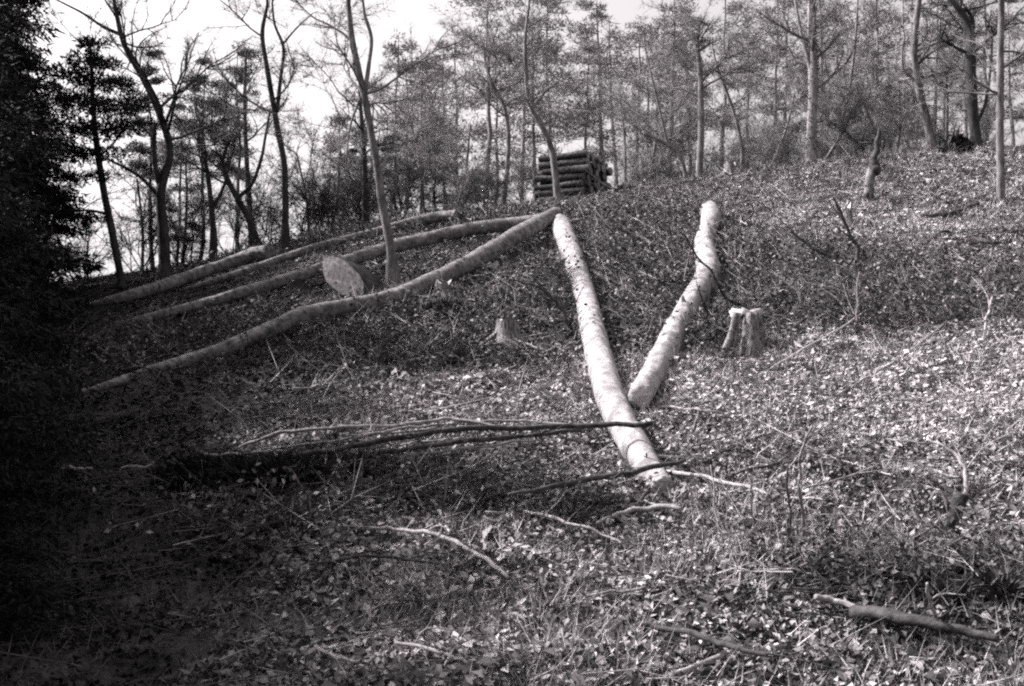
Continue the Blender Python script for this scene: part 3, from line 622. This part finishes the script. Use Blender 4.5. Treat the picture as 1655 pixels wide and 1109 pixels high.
for i, (x, y, h_, lab) in enumerate([(-3.75, 7.0, 3.0, 'added low black young spruce in the bottom left corner'), (-4.9, 9.6, 3.0, 'added low black young spruce at the left edge beside the pale sticks'), (-6.6, 13.6, 3.4, 'added black young spruce at the left edge under the slanting log tips')]):
    place(sprotos[i % 2], (x, y, h1(x, y)), h_, 11, lab, 'added_spruce', i * 1.9, wide=1.75)  # young spruces added to blacken the lower left edge
def low_bush(label, px, py, rx, ry, rz, n, m):
    c = GP(px, py); t = thing('low_bush', label, 'bush', c); mb = MB(); R = random.Random(px)
    for k in range(9):
        q = c + np.array([R.gauss(0, rx * .45), R.gauss(0, ry * .45), rz * R.uniform(.2, .7)]); tuft_pad(mb, q, rx * .5, ry * .5, rz * .45, n // 9, .09, .035)
    obj('foliage', mb, M[m], t, smooth=False)
    for k in range(5):
        wb = MB(); a = R.uniform(0, 6.28); tube(wb, resample([c - [0, 0, .05], c + [math.cos(a) * rx * .3, math.sin(a) * ry * .3, rz * .5], c + [math.cos(a) * rx * .7, math.sin(a) * ry * .7, rz * .9]], 6), np.linspace(.012, .004, 6), 5); obj('stem', wb, M['twig_dark'], t)
low_bush('low black bush added for the shaded hollow at the left ends of the dark poles', 405, 792, .8, .4, .3, 9000, 'needle_dark')  # bush added as a dark mass where a black shaded hollow lies
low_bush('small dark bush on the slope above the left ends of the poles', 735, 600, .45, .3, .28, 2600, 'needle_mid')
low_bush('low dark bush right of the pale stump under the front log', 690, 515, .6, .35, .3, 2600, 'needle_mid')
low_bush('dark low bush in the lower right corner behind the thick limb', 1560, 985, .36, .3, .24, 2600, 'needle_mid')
place(added_yews[0], (-3.98, 6.6, h1(-3.98, 6.6)), 4.6, 5, 'added dense black evergreen filling the left edge beside the camera', 'added_evergreen', .4)  # evergreens added to make the left band black
place(added_yews[0], (-5.0, 8.9, h1(-5.0, 8.9)), 5.0, 5, 'added dense black evergreen at the left edge, second from the camera', 'added_evergreen', 2.4)
# traced trees, left to right
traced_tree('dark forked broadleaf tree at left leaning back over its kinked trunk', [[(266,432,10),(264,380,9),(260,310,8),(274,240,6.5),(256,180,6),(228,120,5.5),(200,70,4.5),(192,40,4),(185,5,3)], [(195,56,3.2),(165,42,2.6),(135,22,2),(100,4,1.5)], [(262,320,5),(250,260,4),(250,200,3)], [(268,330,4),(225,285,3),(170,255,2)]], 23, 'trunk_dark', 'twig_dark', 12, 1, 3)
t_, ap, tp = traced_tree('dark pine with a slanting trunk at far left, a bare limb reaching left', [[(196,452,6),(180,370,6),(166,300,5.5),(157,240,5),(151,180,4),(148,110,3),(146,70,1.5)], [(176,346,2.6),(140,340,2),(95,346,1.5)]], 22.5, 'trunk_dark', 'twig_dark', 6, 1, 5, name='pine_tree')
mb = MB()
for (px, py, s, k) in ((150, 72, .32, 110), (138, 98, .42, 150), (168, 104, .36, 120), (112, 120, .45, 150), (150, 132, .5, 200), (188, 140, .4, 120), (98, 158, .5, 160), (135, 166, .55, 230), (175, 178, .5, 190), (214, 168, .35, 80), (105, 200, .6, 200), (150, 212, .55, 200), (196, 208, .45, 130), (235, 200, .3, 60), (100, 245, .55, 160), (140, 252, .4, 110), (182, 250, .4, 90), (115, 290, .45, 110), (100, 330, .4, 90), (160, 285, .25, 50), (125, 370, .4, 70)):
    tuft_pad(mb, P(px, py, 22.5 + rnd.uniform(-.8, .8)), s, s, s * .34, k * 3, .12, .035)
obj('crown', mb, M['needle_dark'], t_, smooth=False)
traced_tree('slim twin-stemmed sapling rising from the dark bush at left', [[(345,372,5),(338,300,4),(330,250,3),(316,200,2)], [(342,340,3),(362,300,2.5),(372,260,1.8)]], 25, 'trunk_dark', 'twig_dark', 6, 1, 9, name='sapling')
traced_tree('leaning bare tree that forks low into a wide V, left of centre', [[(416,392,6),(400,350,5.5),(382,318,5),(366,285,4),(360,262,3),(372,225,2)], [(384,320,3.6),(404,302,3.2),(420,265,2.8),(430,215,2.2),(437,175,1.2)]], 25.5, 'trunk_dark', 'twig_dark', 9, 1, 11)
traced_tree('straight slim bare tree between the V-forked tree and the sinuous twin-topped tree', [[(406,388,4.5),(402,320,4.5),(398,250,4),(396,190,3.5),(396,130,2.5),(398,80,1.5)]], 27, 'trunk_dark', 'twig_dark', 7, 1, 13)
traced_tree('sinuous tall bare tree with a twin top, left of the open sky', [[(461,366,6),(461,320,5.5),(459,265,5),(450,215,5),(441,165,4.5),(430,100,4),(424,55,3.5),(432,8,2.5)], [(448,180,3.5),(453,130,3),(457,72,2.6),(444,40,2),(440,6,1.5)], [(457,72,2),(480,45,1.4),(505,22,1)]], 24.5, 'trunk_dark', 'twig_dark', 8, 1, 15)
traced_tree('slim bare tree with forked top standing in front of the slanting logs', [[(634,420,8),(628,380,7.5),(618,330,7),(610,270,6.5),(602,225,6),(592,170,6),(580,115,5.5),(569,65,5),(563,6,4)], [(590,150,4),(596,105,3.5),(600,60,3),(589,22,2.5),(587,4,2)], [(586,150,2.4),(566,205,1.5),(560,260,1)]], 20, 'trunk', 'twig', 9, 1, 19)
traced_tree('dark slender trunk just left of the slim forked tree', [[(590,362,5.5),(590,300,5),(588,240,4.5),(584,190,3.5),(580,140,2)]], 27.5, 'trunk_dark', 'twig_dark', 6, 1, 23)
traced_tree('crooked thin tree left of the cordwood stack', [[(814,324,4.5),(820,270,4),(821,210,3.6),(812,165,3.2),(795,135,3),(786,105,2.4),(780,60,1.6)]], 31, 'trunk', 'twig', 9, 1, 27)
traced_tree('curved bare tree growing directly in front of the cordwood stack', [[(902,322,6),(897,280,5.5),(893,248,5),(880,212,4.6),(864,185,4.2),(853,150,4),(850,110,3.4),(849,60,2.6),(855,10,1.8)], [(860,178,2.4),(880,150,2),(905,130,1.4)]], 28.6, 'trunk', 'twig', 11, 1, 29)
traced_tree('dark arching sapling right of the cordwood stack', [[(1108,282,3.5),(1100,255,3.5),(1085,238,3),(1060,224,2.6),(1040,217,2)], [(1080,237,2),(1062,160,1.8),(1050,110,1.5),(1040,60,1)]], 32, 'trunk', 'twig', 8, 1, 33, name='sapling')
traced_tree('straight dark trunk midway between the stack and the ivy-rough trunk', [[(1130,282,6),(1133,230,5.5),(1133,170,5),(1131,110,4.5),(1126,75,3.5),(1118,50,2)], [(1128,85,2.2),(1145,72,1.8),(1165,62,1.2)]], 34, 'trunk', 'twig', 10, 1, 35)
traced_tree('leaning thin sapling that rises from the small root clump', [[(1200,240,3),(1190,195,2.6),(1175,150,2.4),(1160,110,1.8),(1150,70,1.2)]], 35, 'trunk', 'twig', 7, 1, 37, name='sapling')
t14, ap14, _ = traced_tree('tall straight rough-barked trunk on the ridge right of centre, lit on its left', [[(1310,258,9),(1312,210,8.5),(1314,150,8),(1314,90,7.5),(1312,40,7),(1312,4,6.5)], [(1312,120,3.6),(1302,80,3),(1292,40,2.4),(1286,4,2)]], 35, 'trunk_pale', 'twig', 10, 1, 41)
mb = MB(); p3, r3 = ap14[0]
for i in range(160):
    k = rnd.randrange(3, len(p3) - 1); a = rnd.uniform(0, 6.28); p0 = p3[k] + np.array([math.cos(a), math.sin(a), 0]) * r3[k] * 1.05 + (p3[k + 1] - p3[k]) * rnd.random()
    leaves4(mb, p0[None], rng.normal(size=(1, 3)) + np.array([[math.cos(a), math.sin(a), .3]]), .07, .06, .2, rnd.random() * .9)
obj('ivy', mb, M['needle_mid'], t14, smooth=False)
traced_tree('thin dark stem angled right behind the rough-barked trunk', [[(1352,250,3),(1360,200,3),(1372,150,2.8),(1380,90,2.4),(1385,30,2),(1386,4,1.6)]], 38, 'trunk', 'twig', 7, 1, 43, name='sapling')
traced_tree('smooth swaying trunk near the right edge, brighter than its neighbour', [[(1504,226,7),(1498,195,7),(1489,160,6.5),(1482,120,6),(1478,90,5.5),(1480,50,5),(1485,4,4.5)], [(1462,60,1.5),(1458,95,1.8),(1462,115,2),(1480,130,2.4)]], 35, 'trunk', 'twig', 10, 1, 45)
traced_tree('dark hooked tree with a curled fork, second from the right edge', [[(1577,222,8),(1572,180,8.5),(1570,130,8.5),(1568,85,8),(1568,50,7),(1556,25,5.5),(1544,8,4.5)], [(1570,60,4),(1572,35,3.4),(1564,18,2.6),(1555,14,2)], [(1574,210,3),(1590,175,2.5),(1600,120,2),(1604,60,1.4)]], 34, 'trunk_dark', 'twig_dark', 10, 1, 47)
traced_tree('pale straight trunk at the very right edge, nearest of the right-hand trees', [[(1618,340,7),(1617,280,6.5),(1616,200,6),(1617,100,5.5),(1618,4,5)]], 24.5, 'trunk', 'twig', 6, 1, 49)
for i, (xa, ya, xb, yb, D, lab) in enumerate([(1335, 258, 1372, 180, 36, 'short leaning sapling right of the rough-barked trunk'), (1420, 245, 1380, 130, 37, 'thin sapling leaning left between rough trunk and swaying trunk'), (1250, 262, 1285, 150, 37, 'thin sapling just left of the rough-barked trunk'),
        (1395, 240, 1330, 190, 36.5, 'low bent sapling behind the tall snag'), (1050, 290, 1062, 150, 36, 'thin pale sapling behind the arching sapling'), (1010, 300, 1000, 140, 37, 'thin grey sapling rising behind the billets'), (740, 335, 760, 200, 31, 'thin sapling between the pale pine and the crooked tree'),
        (500, 380, 480, 250, 27, 'spindly sapling in the gap of open sky'), (535, 372, 548, 262, 27.5, 'spindly sapling right of the open sky gap'), (1450, 245, 1452, 120, 38, 'straight thin sapling left of the swaying trunk'), (1530, 232, 1522, 60, 38, 'straight thin stem between the swaying and hooked trees'), (295, 420, 300, 250, 27, 'thin dark stem behind the dark bush at left'),
        (230, 440, 222, 290, 26, 'thin dark stem left of the kinked forked tree'), (680, 345, 672, 220, 30, 'thin stem right of the dark young pines')]):
    traced_tree(lab, [[(xa, ya, 2.8), (xa * .6 + xb * .4 + 4, ya * .6 + yb * .4, 2.4), (xb, yb, 1.4)]], D, 'trunk', 'twig', 7, 1, 60 + i, name='sapling', llen=1.3, start=.25)

def bare_shrub(label, px, py, D, h, seed, m='twig_dark'):
    b = P(px, py, D); z = h1(b[0], b[1]); c = np.array([b[0], b[1], z]); t = thing('bare_shrub', label, 'shrub', c); R = random.Random(seed); mb = MB(); tips = []
    for k in range(7):
        a = R.uniform(0, 6.28); d = np.array([math.cos(a) * .6, math.sin(a) * .6, 1.0]); d /= np.linalg.norm(d); grow(mb, tips, c + np.array([R.gauss(0, .12), R.gauss(0, .12), -.05]), d, h * R.uniform(.6, 1.1), .016, 1, R)
    obj('stems', mb, M[m], t)['kind'] = 'stuff'; mb = MB(); twig_cloud(mb, tips, .0035 * D / 20, R, n=3); obj('twigs', mb, M[m], t)['kind'] = 'stuff'
RIDGE = [(px, 300, 40 + (k % 3) * 2, 3.4 + .5 * (k % 2), f'{ORD[k]} pale shrub from the left in the thicket behind the ridge right of the stack') for k, px in enumerate((1010, 1065, 1105, 1150, 1195, 1235, 1275, 1330, 1375, 1425, 1475, 1530))]
for i, (px, py, D, h, lab) in enumerate(RIDGE + [(140, 440, 25, 2.0, 'bare dark shrub left of the slanting pine trunk'), (225, 430, 26, 2.0, 'bare dark shrub between the slanting pine and the kinked tree'), (285, 425, 26, 1.8, 'bare dark shrub at the foot of the kinked forked tree'), (375, 412, 27, 1.8, 'bare dark shrub at the foot of the V-forked tree'), (430, 402, 27, 1.9, 'bare dark shrub between the V-forked and the sinuous tree'),
        (485, 395, 27, 1.7, 'bare shrub right of the sinuous twin-topped tree'), (530, 385, 28, 1.8, 'bare shrub under the open sky gap'), (575, 375, 28, 1.6, 'bare shrub at the foot of the dark slender trunk'), (650, 360, 28.5, 1.6, 'bare shrub behind the slim forked tree'), (735, 345, 29, 1.4, 'bare shrub at the end of the third slanting log'), (790, 335, 30, 1.3, 'bare shrub left of the crooked thin tree'), (845, 328, 31, 1.3, 'bare shrub close to the left of the cordwood stack'),
        (1040, 305, 33, 1.4, 'bare shrub right of the billets'), (1240, 270, 36, 1.4, 'bare shrub left of the rough-barked trunk'), (1360, 258, 36, 1.6, 'bare shrub right of the rough-barked trunk'), (1440, 250, 36, 1.5, 'bare shrub right of the broken snag'), (1595, 235, 36, 2.2, 'bare shrub at the foot of the hooked tree')]):
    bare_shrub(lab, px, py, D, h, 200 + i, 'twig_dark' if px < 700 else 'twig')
# pines behind
for i, (px, D, ty, k, lab) in enumerate([
    (325, 30, 82, 0, 'layered dark pine left of centre, tiers of flat boughs'), (250, 31, 62, 1, 'dark pine behind the kinked forked tree'), (385, 34, 60, 1, 'tall dark pine behind the V-forked tree'),
    (290, 36, 150, 0, 'lower dark pine between the two dark left pines'), (70, 25, 120, 2, 'dense dark pine at far left against the sky')]):
    pine_at(k, px, D, ty, lab, set_=dprotos, H0_=11, seed=i, wide=.9)
for i, (px, D, ty, k, lab) in enumerate([(585, 33, 235, 2, 'squat dark young pine behind the slim forked tree'), (640, 34, 215, 2, 'dark young pine left of the pale pine trunk'), (705, 34, 205, 2, 'dark young pine around the foot of the pale pine'), (770, 36, 270, 2, 'low dark young pine left of the crooked thin tree'), (310, 26.5, 355, 2, 'round black bush-like young pine at left on the ridge'), (520, 33, 320, 2, 'low dark young pine at the foot of the open sky')]):
    pine_at(k, px, D, ty, lab, set_=dprotos, H0_=11, seed=i + 3, wide=1.7 if i != 4 else 2.2)
bgp = [(625, 42, 50, 0), (690, 36, 85, 2), (715, 46, 70, 1), (785, 40, -60, 3), (835, 46, 0, 0), (860, 41, 10, 1), (905, 48, -30, 2), (950, 43, 60, 3), (985, 47, -20, 0), (1025, 41, 20, 1), (1075, 45, -60, 2), (1110, 50, 20, 3), (1165, 44, -40, 0), (1205, 41, 40, 1),
       (1245, 46, -50, 2), (1275, 52, -20, 3), (1345, 44, -90, 0), (1365, 50, -20, 1), (1410, 46, -60, 2), (1440, 42, 60, 3), (1470, 52, -50, 0), (1515, 44, -60, 1), (1545, 50, -40, 2), (1600, 43, -80, 3), (1640, 46, -40, 0), (560, 50, 170, 2), (520, 55, 210, 0), (660, 52, 90, 3), (750, 52, 40, 0), (1000, 54, 30, 1), (1130, 55, -10, 2), (1320, 55, 0, 0), (1430, 56, -10, 1), (1580, 56, 0, 2), (805, 58, 60, 3), (1050, 60, 40, 3), (600, 58, 120, 3)]
_cnt = {}
for i, (px, D, ty, k) in enumerate(sorted(bgp)):
    if px < 760: w, gr = 'between the open sky and the crooked thin tree', 'background pines left of the stack'
    elif px < 1060: w, gr = 'in the wood behind the cordwood stack', 'background pines behind the stack'
    elif px < 1330: w, gr = 'between the stack and the rough-barked trunk', 'background pines centre right'
    else: w, gr = 'right of the rough-barked trunk', 'background pines at right'
    _cnt[gr] = _cnt.get(gr, -1) + 1
    pine_at(k, px, D, ty, f'{ORD[_cnt[gr]]} grey background pine from the left {w}', gr, seed=i, wide=1.0)

# ------------------------------------------------------------------ fallen branches and upright stems
def branch(label, pts, m, name='fallen_branch', up=False, d=None, twigs=2, seed=0, cat='branch', lift=0.02, over=0, thr=.06, fat=.95):
    p = resample(np.array(pts, float), max(14, 6 * len(pts)))
    if up: D = np.full(len(p), d or G(*pts[0][:2])); D = D - .14 + np.linspace(0, (seed % 3 - 1) * .35, len(p))
    else:
        D = np.array([G(a, b + c) for a, b, c in p]); s = np.linspace(-1, 1, len(p)); D = np.polyval(np.polyfit(s, D, min(3, len(pts) - 1)), s) - lift
    if not up:
        for _ in range(60):                                        # bring it up out of the litter until most of it lies clear
            q3 = np.array([P(a, b, q) for (a, b, c), q in zip(p, D)])
            if np.percentile(q3[:, 2] - HH(q3[:, 0], q3[:, 1]), 22) > thr: break
            D = D - .02 * D / 10
    D = D - over
    p3 = np.array([P(a, b, q) for (a, b, c), q in zip(p, D)]); r = np.maximum(p[:, 2] * fat * D / FPX, .004); q_ = np.arange(len(p3)) * .5; p3 = p3 + np.c_[vnoise(q_, q_ * 0 + seed, 3) - .5, q_ * 0, vnoise(q_, q_ * 0 + seed + 40, 8) - .5] * .03 * D[:, None] / 10
    mb = MB(); tube(mb, p3, r, 8, .16, seed=seed + 2); o = tag(obj(name, mb, M[m], base=p3[0]), label, cat); R = random.Random(seed + 31)
    for k in range(twigs):
        i = R.randrange(3, len(p3) - 2); tdir = p3[i + 1] - p3[i]; tdir /= np.linalg.norm(tdir)
        v = tdir * .8 + np.array([R.gauss(0, .6), R.gauss(0, .6), abs(R.gauss(0, .45))]); v /= np.linalg.norm(v); L = R.uniform(.2, .7) * D[i] / 11
        tm = MB(); q = resample([p3[i], p3[i] + v * L * .5, p3[i] + v * L + np.array([R.gauss(0, .08), R.gauss(0, .08), R.gauss(0, .05)])], 6); tube(tm, q, np.linspace(r[i] * .5, .003, 6), 5, 0); 
        spikes(tm, q[2:5], q[2:5] + rng.normal(0, .1, (3, 3)) * D[i] / 10 + v * .12, .003); obj('twig', tm, M[m], o)
    return o
BR = [
 ('long pale rod curving over the grass left of the middle log', [(385,724,2),(430,705,2.5),(500,693,2.5),(600,690,2.6),(680,682,2.6),(745,678,2.5),(805,690,2),(860,696,1.6)], 'b_mid', 1),
 ('long dark pole lying across the middle log', [(460,738,4),(560,724,4),(660,704,4),(760,694,4),(900,690,4),(980,687,4),(1054,685,3.5)], 'b_dark', 1),
 ('dark pole below the long pole left of the middle log', [(470,745,3),(600,735,3.4),(700,718,3.4),(850,705,3.2),(940,695,2.6)], 'b_dark', 2),
 ('slender pale pole lying lowest beneath the two dark poles', [(420,742,1.6),(520,742,2),(640,738,2),(760,722,2),(860,712,1.6)], 'b_mid', 1),
 ('slender grey pole crossing the curving rod at its right end', [(560,706,1.6),(680,694,2),(780,680,2),(880,684,1.6),(960,690,1.2)], 'b_mid', 1),
 ('thin pale rod under the curving rod', [(440,724,1.5),(540,712,2),(600,702,2),(680,690,2),(740,684,1.6)], 'b_mid', 1),
 ('thin dark rod low left of the middle log', [(595,757,2.5),(670,746,2.8),(740,733,2.2)], 'b_dark', 1),
 ('dark stick lying over the lower end of the middle log', [(1106,744,3),(1040,760,4),(960,775,4),(890,788,3.4),(820,800,2.4)], 'b_dark', 1),
 ('pale forked rod running right from the lower end of the middle log', [(1072,762,3.6),(1130,770,3.4),(1190,783,3.2),(1250,800,2.6),(1330,806,2)], 'b_pale', 2),
 ('bright pale branch bending down in the lower middle foreground', [(545,848,2),(600,852,2.6),(660,858,3.4),(705,864,3.8),(745,882,4),(790,906,4.2),(822,932,3)], 'b_pale', 2),
 ('short pale stick crossing the bright foreground branch', [(698,806,3),(712,832,3),(728,862,2.4)], 'b_pale', 0),
 ('thick dark stick just below the lower end of the middle log', [(1104,822,4),(1060,820,5),(1010,828,4.6),(965,844,3)], 'b_mid', 1),
 ('grey stick angled below the thick dark stick', [(848,828,3),(910,843,3),(970,862,2.6),(1012,880,2)], 'b_pale', 1),
 ('small grey stick behind the foreground grass tuft', [(925,868,2),(970,880,2.4),(1012,884,2)], 'b_dark', 0),
 ('thick dark limb at the lower right corner', [(1382,990,11),(1430,994,10),(1490,1006,9),(1550,1018,7),(1615,1032,6)], 'b_dark', 2),
 ('pale short billet-like stick at the bottom right of centre', [(1176,1054,5),(1130,1076,5),(1086,1092,4.5)], 'b_mid', 0),
 ('dark forked branch at the bottom right of centre', [(1040,1008,4),(1100,1020,4.4),(1150,1034,5),(1196,1050,4),(1240,1060,3)], 'b_dark', 2),
 ('grey limb leading to the thick dark limb at lower right', [(1318,966,5),(1350,972,5.4),(1384,984,5)], 'b_mid', 0),
 ('dark branch right of the middle log pointing up right', [(1135,748,2.6),(1200,716,3),(1278,690,2.6)], 'b_dark', 2),
 ('dark branch lying level right of the middle log', [(1170,770,3),(1240,753,3),(1330,742,2.8),(1384,745,2)], 'b_dark', 2),
 ('long thin bent branch across the right foreground', [(1300,790,2),(1370,770,2.6),(1440,746,2.6),(1500,756,2.4),(1550,772,2)], 'b_mid', 2),
 ('pale thin rod level behind the upright saplings at right', [(1320,700,1.8),(1390,700,2),(1440,712,2),(1520,716,2)], 'b_mid', 1),
 ('pale fallen rod between the two V logs and the splintered stump', [(1052,660,2),(1100,660,2.4),(1160,664,1.8)], 'b_pale', 0),
 ('long thin dark switch slanting up to the right edge', [(1250,702,1.6),(1340,668,1.8),(1430,628,1.8),(1510,592,1.8),(1616,577,1.4)], 'b_dark', 1),
 ('pale stick lying above the grass tuft in the foreground', [(884,968,2.6),(960,960,2.8),(1042,950,2)], 'b_mid', 0),
 ('pale stick on the slope left of the low sawn stump', [(700,482,2),(770,488,2.2),(852,498,1.8)], 'b_pale', 1),
 ('pale forked twig in front of the low sawn stump', [(752,590,2),(790,556,2.4),(830,551,2),(880,566,1.4)], 'b_pale', 2),
 ('pale rod leaning on the brush at right', [(1240,602,2),(1290,570,2.4),(1350,536,2.4),(1420,492,2.4),(1500,474,2),(1610,468,1.6)], 'b_pale', 2),
 ('arched dark twig on the upper slope by the right edge', [(1500,388,2),(1530,374,2.4),(1560,380,2.4),(1590,392,2.6),(1617,394,2.6)], 'b_dark', 1),
 ('dark crooked branch on the upper right slope below the pale edge trunk', [(1480,345,3),(1520,347,4),(1550,338,3),(1585,330,2)], 'b_dark', 1),
 ('pale branch lying left of the crooked log top', [(1056,347,3),(1080,366,3),(1104,380,2.6),(1122,392,2)], 'b_pale', 1),
 ('pale sticks end in the deep shade at far left', [(92,756,2.4),(120,757,3),(148,757,2)], 'b_pale', 0),
 ('second pale stick in the deep shade at left', [(190,758,2),(215,755,2.4),(242,752,1.6)], 'b_pale', 0),
 ('long thin pale pole along the ridge right of the small stump', [(1190,272,1.5),(1270,268,2),(1340,260,2),(1400,254,1.4)], 'b_mid', 0),
 ('thin pole on the ridge leading up from the front log end', [(905,338,2),(960,322,2),(1030,305,2),(1080,300,1.5)], 'b_mid', 1),
 ('thin pale pole lying over the third slanting log', [(600,380,1.8),(650,364,2),(700,350,1.8),(738,344,1.4)], 'b_pale', 1),
 ('grey stick at the bottom left of the foreground', [(510,1045,3.4),(545,1062,3.4),(580,1070,2.4)], 'b_pale', 1),
 ('pale branch right of the splintered stump slanting to the right', [(1330,650,2),(1400,612,2.4),(1480,560,2),(1530,520,1.6)], 'b_mid', 2),
 ('dark rod between the bright foreground branch and the grass tuft', [(500,912,2),(600,900,2.6),(700,912,2.2)], 'b_dark', 1),
 ('grey stick lying in the litter at the bottom centre', [(640,1040,3),(700,1052,3.4),(760,1072,3)], 'b_mid', 1),
 ('dark bent stick under the upright saplings', [(1290,880,3),(1350,905,3.4),(1420,910,2.6)], 'b_dark', 1),
 ('thin dark stick at the left end of the two dark poles', [(330,735,2.4),(400,734,2.6),(470,728,2)], 'b_mid', 0)]
for i, (lab, pts, m, tw) in enumerate(BR): branch(lab, pts, m, twigs=tw, seed=i, over={1: .75, 2: .3, 7: .6}.get(i, 0), fat=.8 if i in (18, 19, 20, 21, 23, 27, 37) else 1.15 if i in (0, 1, 2, 3, 4, 5, 7) else 1.1 if i in (14, 16) else .95, thr=.11 if i in (0, 3, 4, 5, 14, 16, 17) else .04 if i in (15, 23, 37) else .085 if i < 8 else .06)
UPB = [
 ('dark forked dead branch upright on the right slope', [(1389,432,4),(1386,405,3.4),(1372,375,3),(1358,345,2.4),(1344,318,1.6)], 'b_dark', 4, None),
 ('low dark limb sweeping left from the dead forked branch', [(1389,430,3.4),(1360,424,3.2),(1325,408,3),(1298,388,2.6),(1276,374,1.8)], 'b_dark', 4, None),
 ('dark dead branch leaning over the crooked log', [(1190,495,2.6),(1165,468,2.4),(1146,436,2),(1122,408,1.8),(1100,372,1.3)], 'b_dark', 3, 17.2),
 ('dark bent sapling left of the middle log', [(926,542,3.6),(912,508,3.2),(890,478,3),(865,462,2.4),(820,452,1.6)], 'b_dark', 3, None),
 ('dark upright twig above the bent sapling', [(892,482,2.4),(886,450,2.2),(874,426,1.8),(850,408,1.2)], 'b_dark', 2, None),
 ('upright forked sapling stem in the right foreground', [(1300,878,3),(1296,820,2.8),(1292,770,2.6),(1296,725,2.2),(1312,690,1.4)], 'b_mid', 4, None),
 ('thin upright stem left of the forked sapling in the right foreground', [(1282,872,2.2),(1276,820,2),(1270,775,1.8),(1276,740,1.4)], 'b_dark', 2, None),
 ('pale thin upright stem below the lower end of the middle log', [(1160,850,1.8),(1154,800,1.8),(1150,752,1.2)], 'b_mid', 1, None),
 ('thin upright stem between the pale stem and the forked sapling', [(1218,840,1.8),(1214,800,1.6),(1216,770,1.2)], 'b_mid', 1, None),
 ('upright burnt-looking chunk of wood at the right edge', [(1508,872,6),(1526,862,8),(1540,838,10),(1550,812,12),(1556,798,11)], 'twig_dark', 0, None),
 ('pale arching rod springing from the dark chunk at the right edge', [(1558,800,3.6),(1561,770,3.4),(1552,744,3),(1530,722,2.6),(1500,712,2)], 'b_pale', 1, None),
 ('thin pale upright twig over the thick dark limb', [(1517,1010,4),(1508,985,3.4),(1497,945,2.4)], 'b_pale', 1, None),
 ('pale thin upright twig on the right slope below the dead forked branch', [(1382,540,2),(1386,490,2),(1388,440,1.6)], 'b_mid', 2, None),
 ('thin pale upright switch near the right edge', [(1588,550,2),(1596,510,2),(1604,480,1.4)], 'b_pale', 2, None),
 ('thin dark switch standing left of the open-legged stump', [(1150,545,2),(1140,500,1.8),(1128,465,1.2)], 'b_dark', 2, None)]
for i, (lab, pts, m, tw, d) in enumerate(UPB): branch(lab, pts, m, name='dead_stem', up=True, d=d, twigs=tw, seed=i + 70)
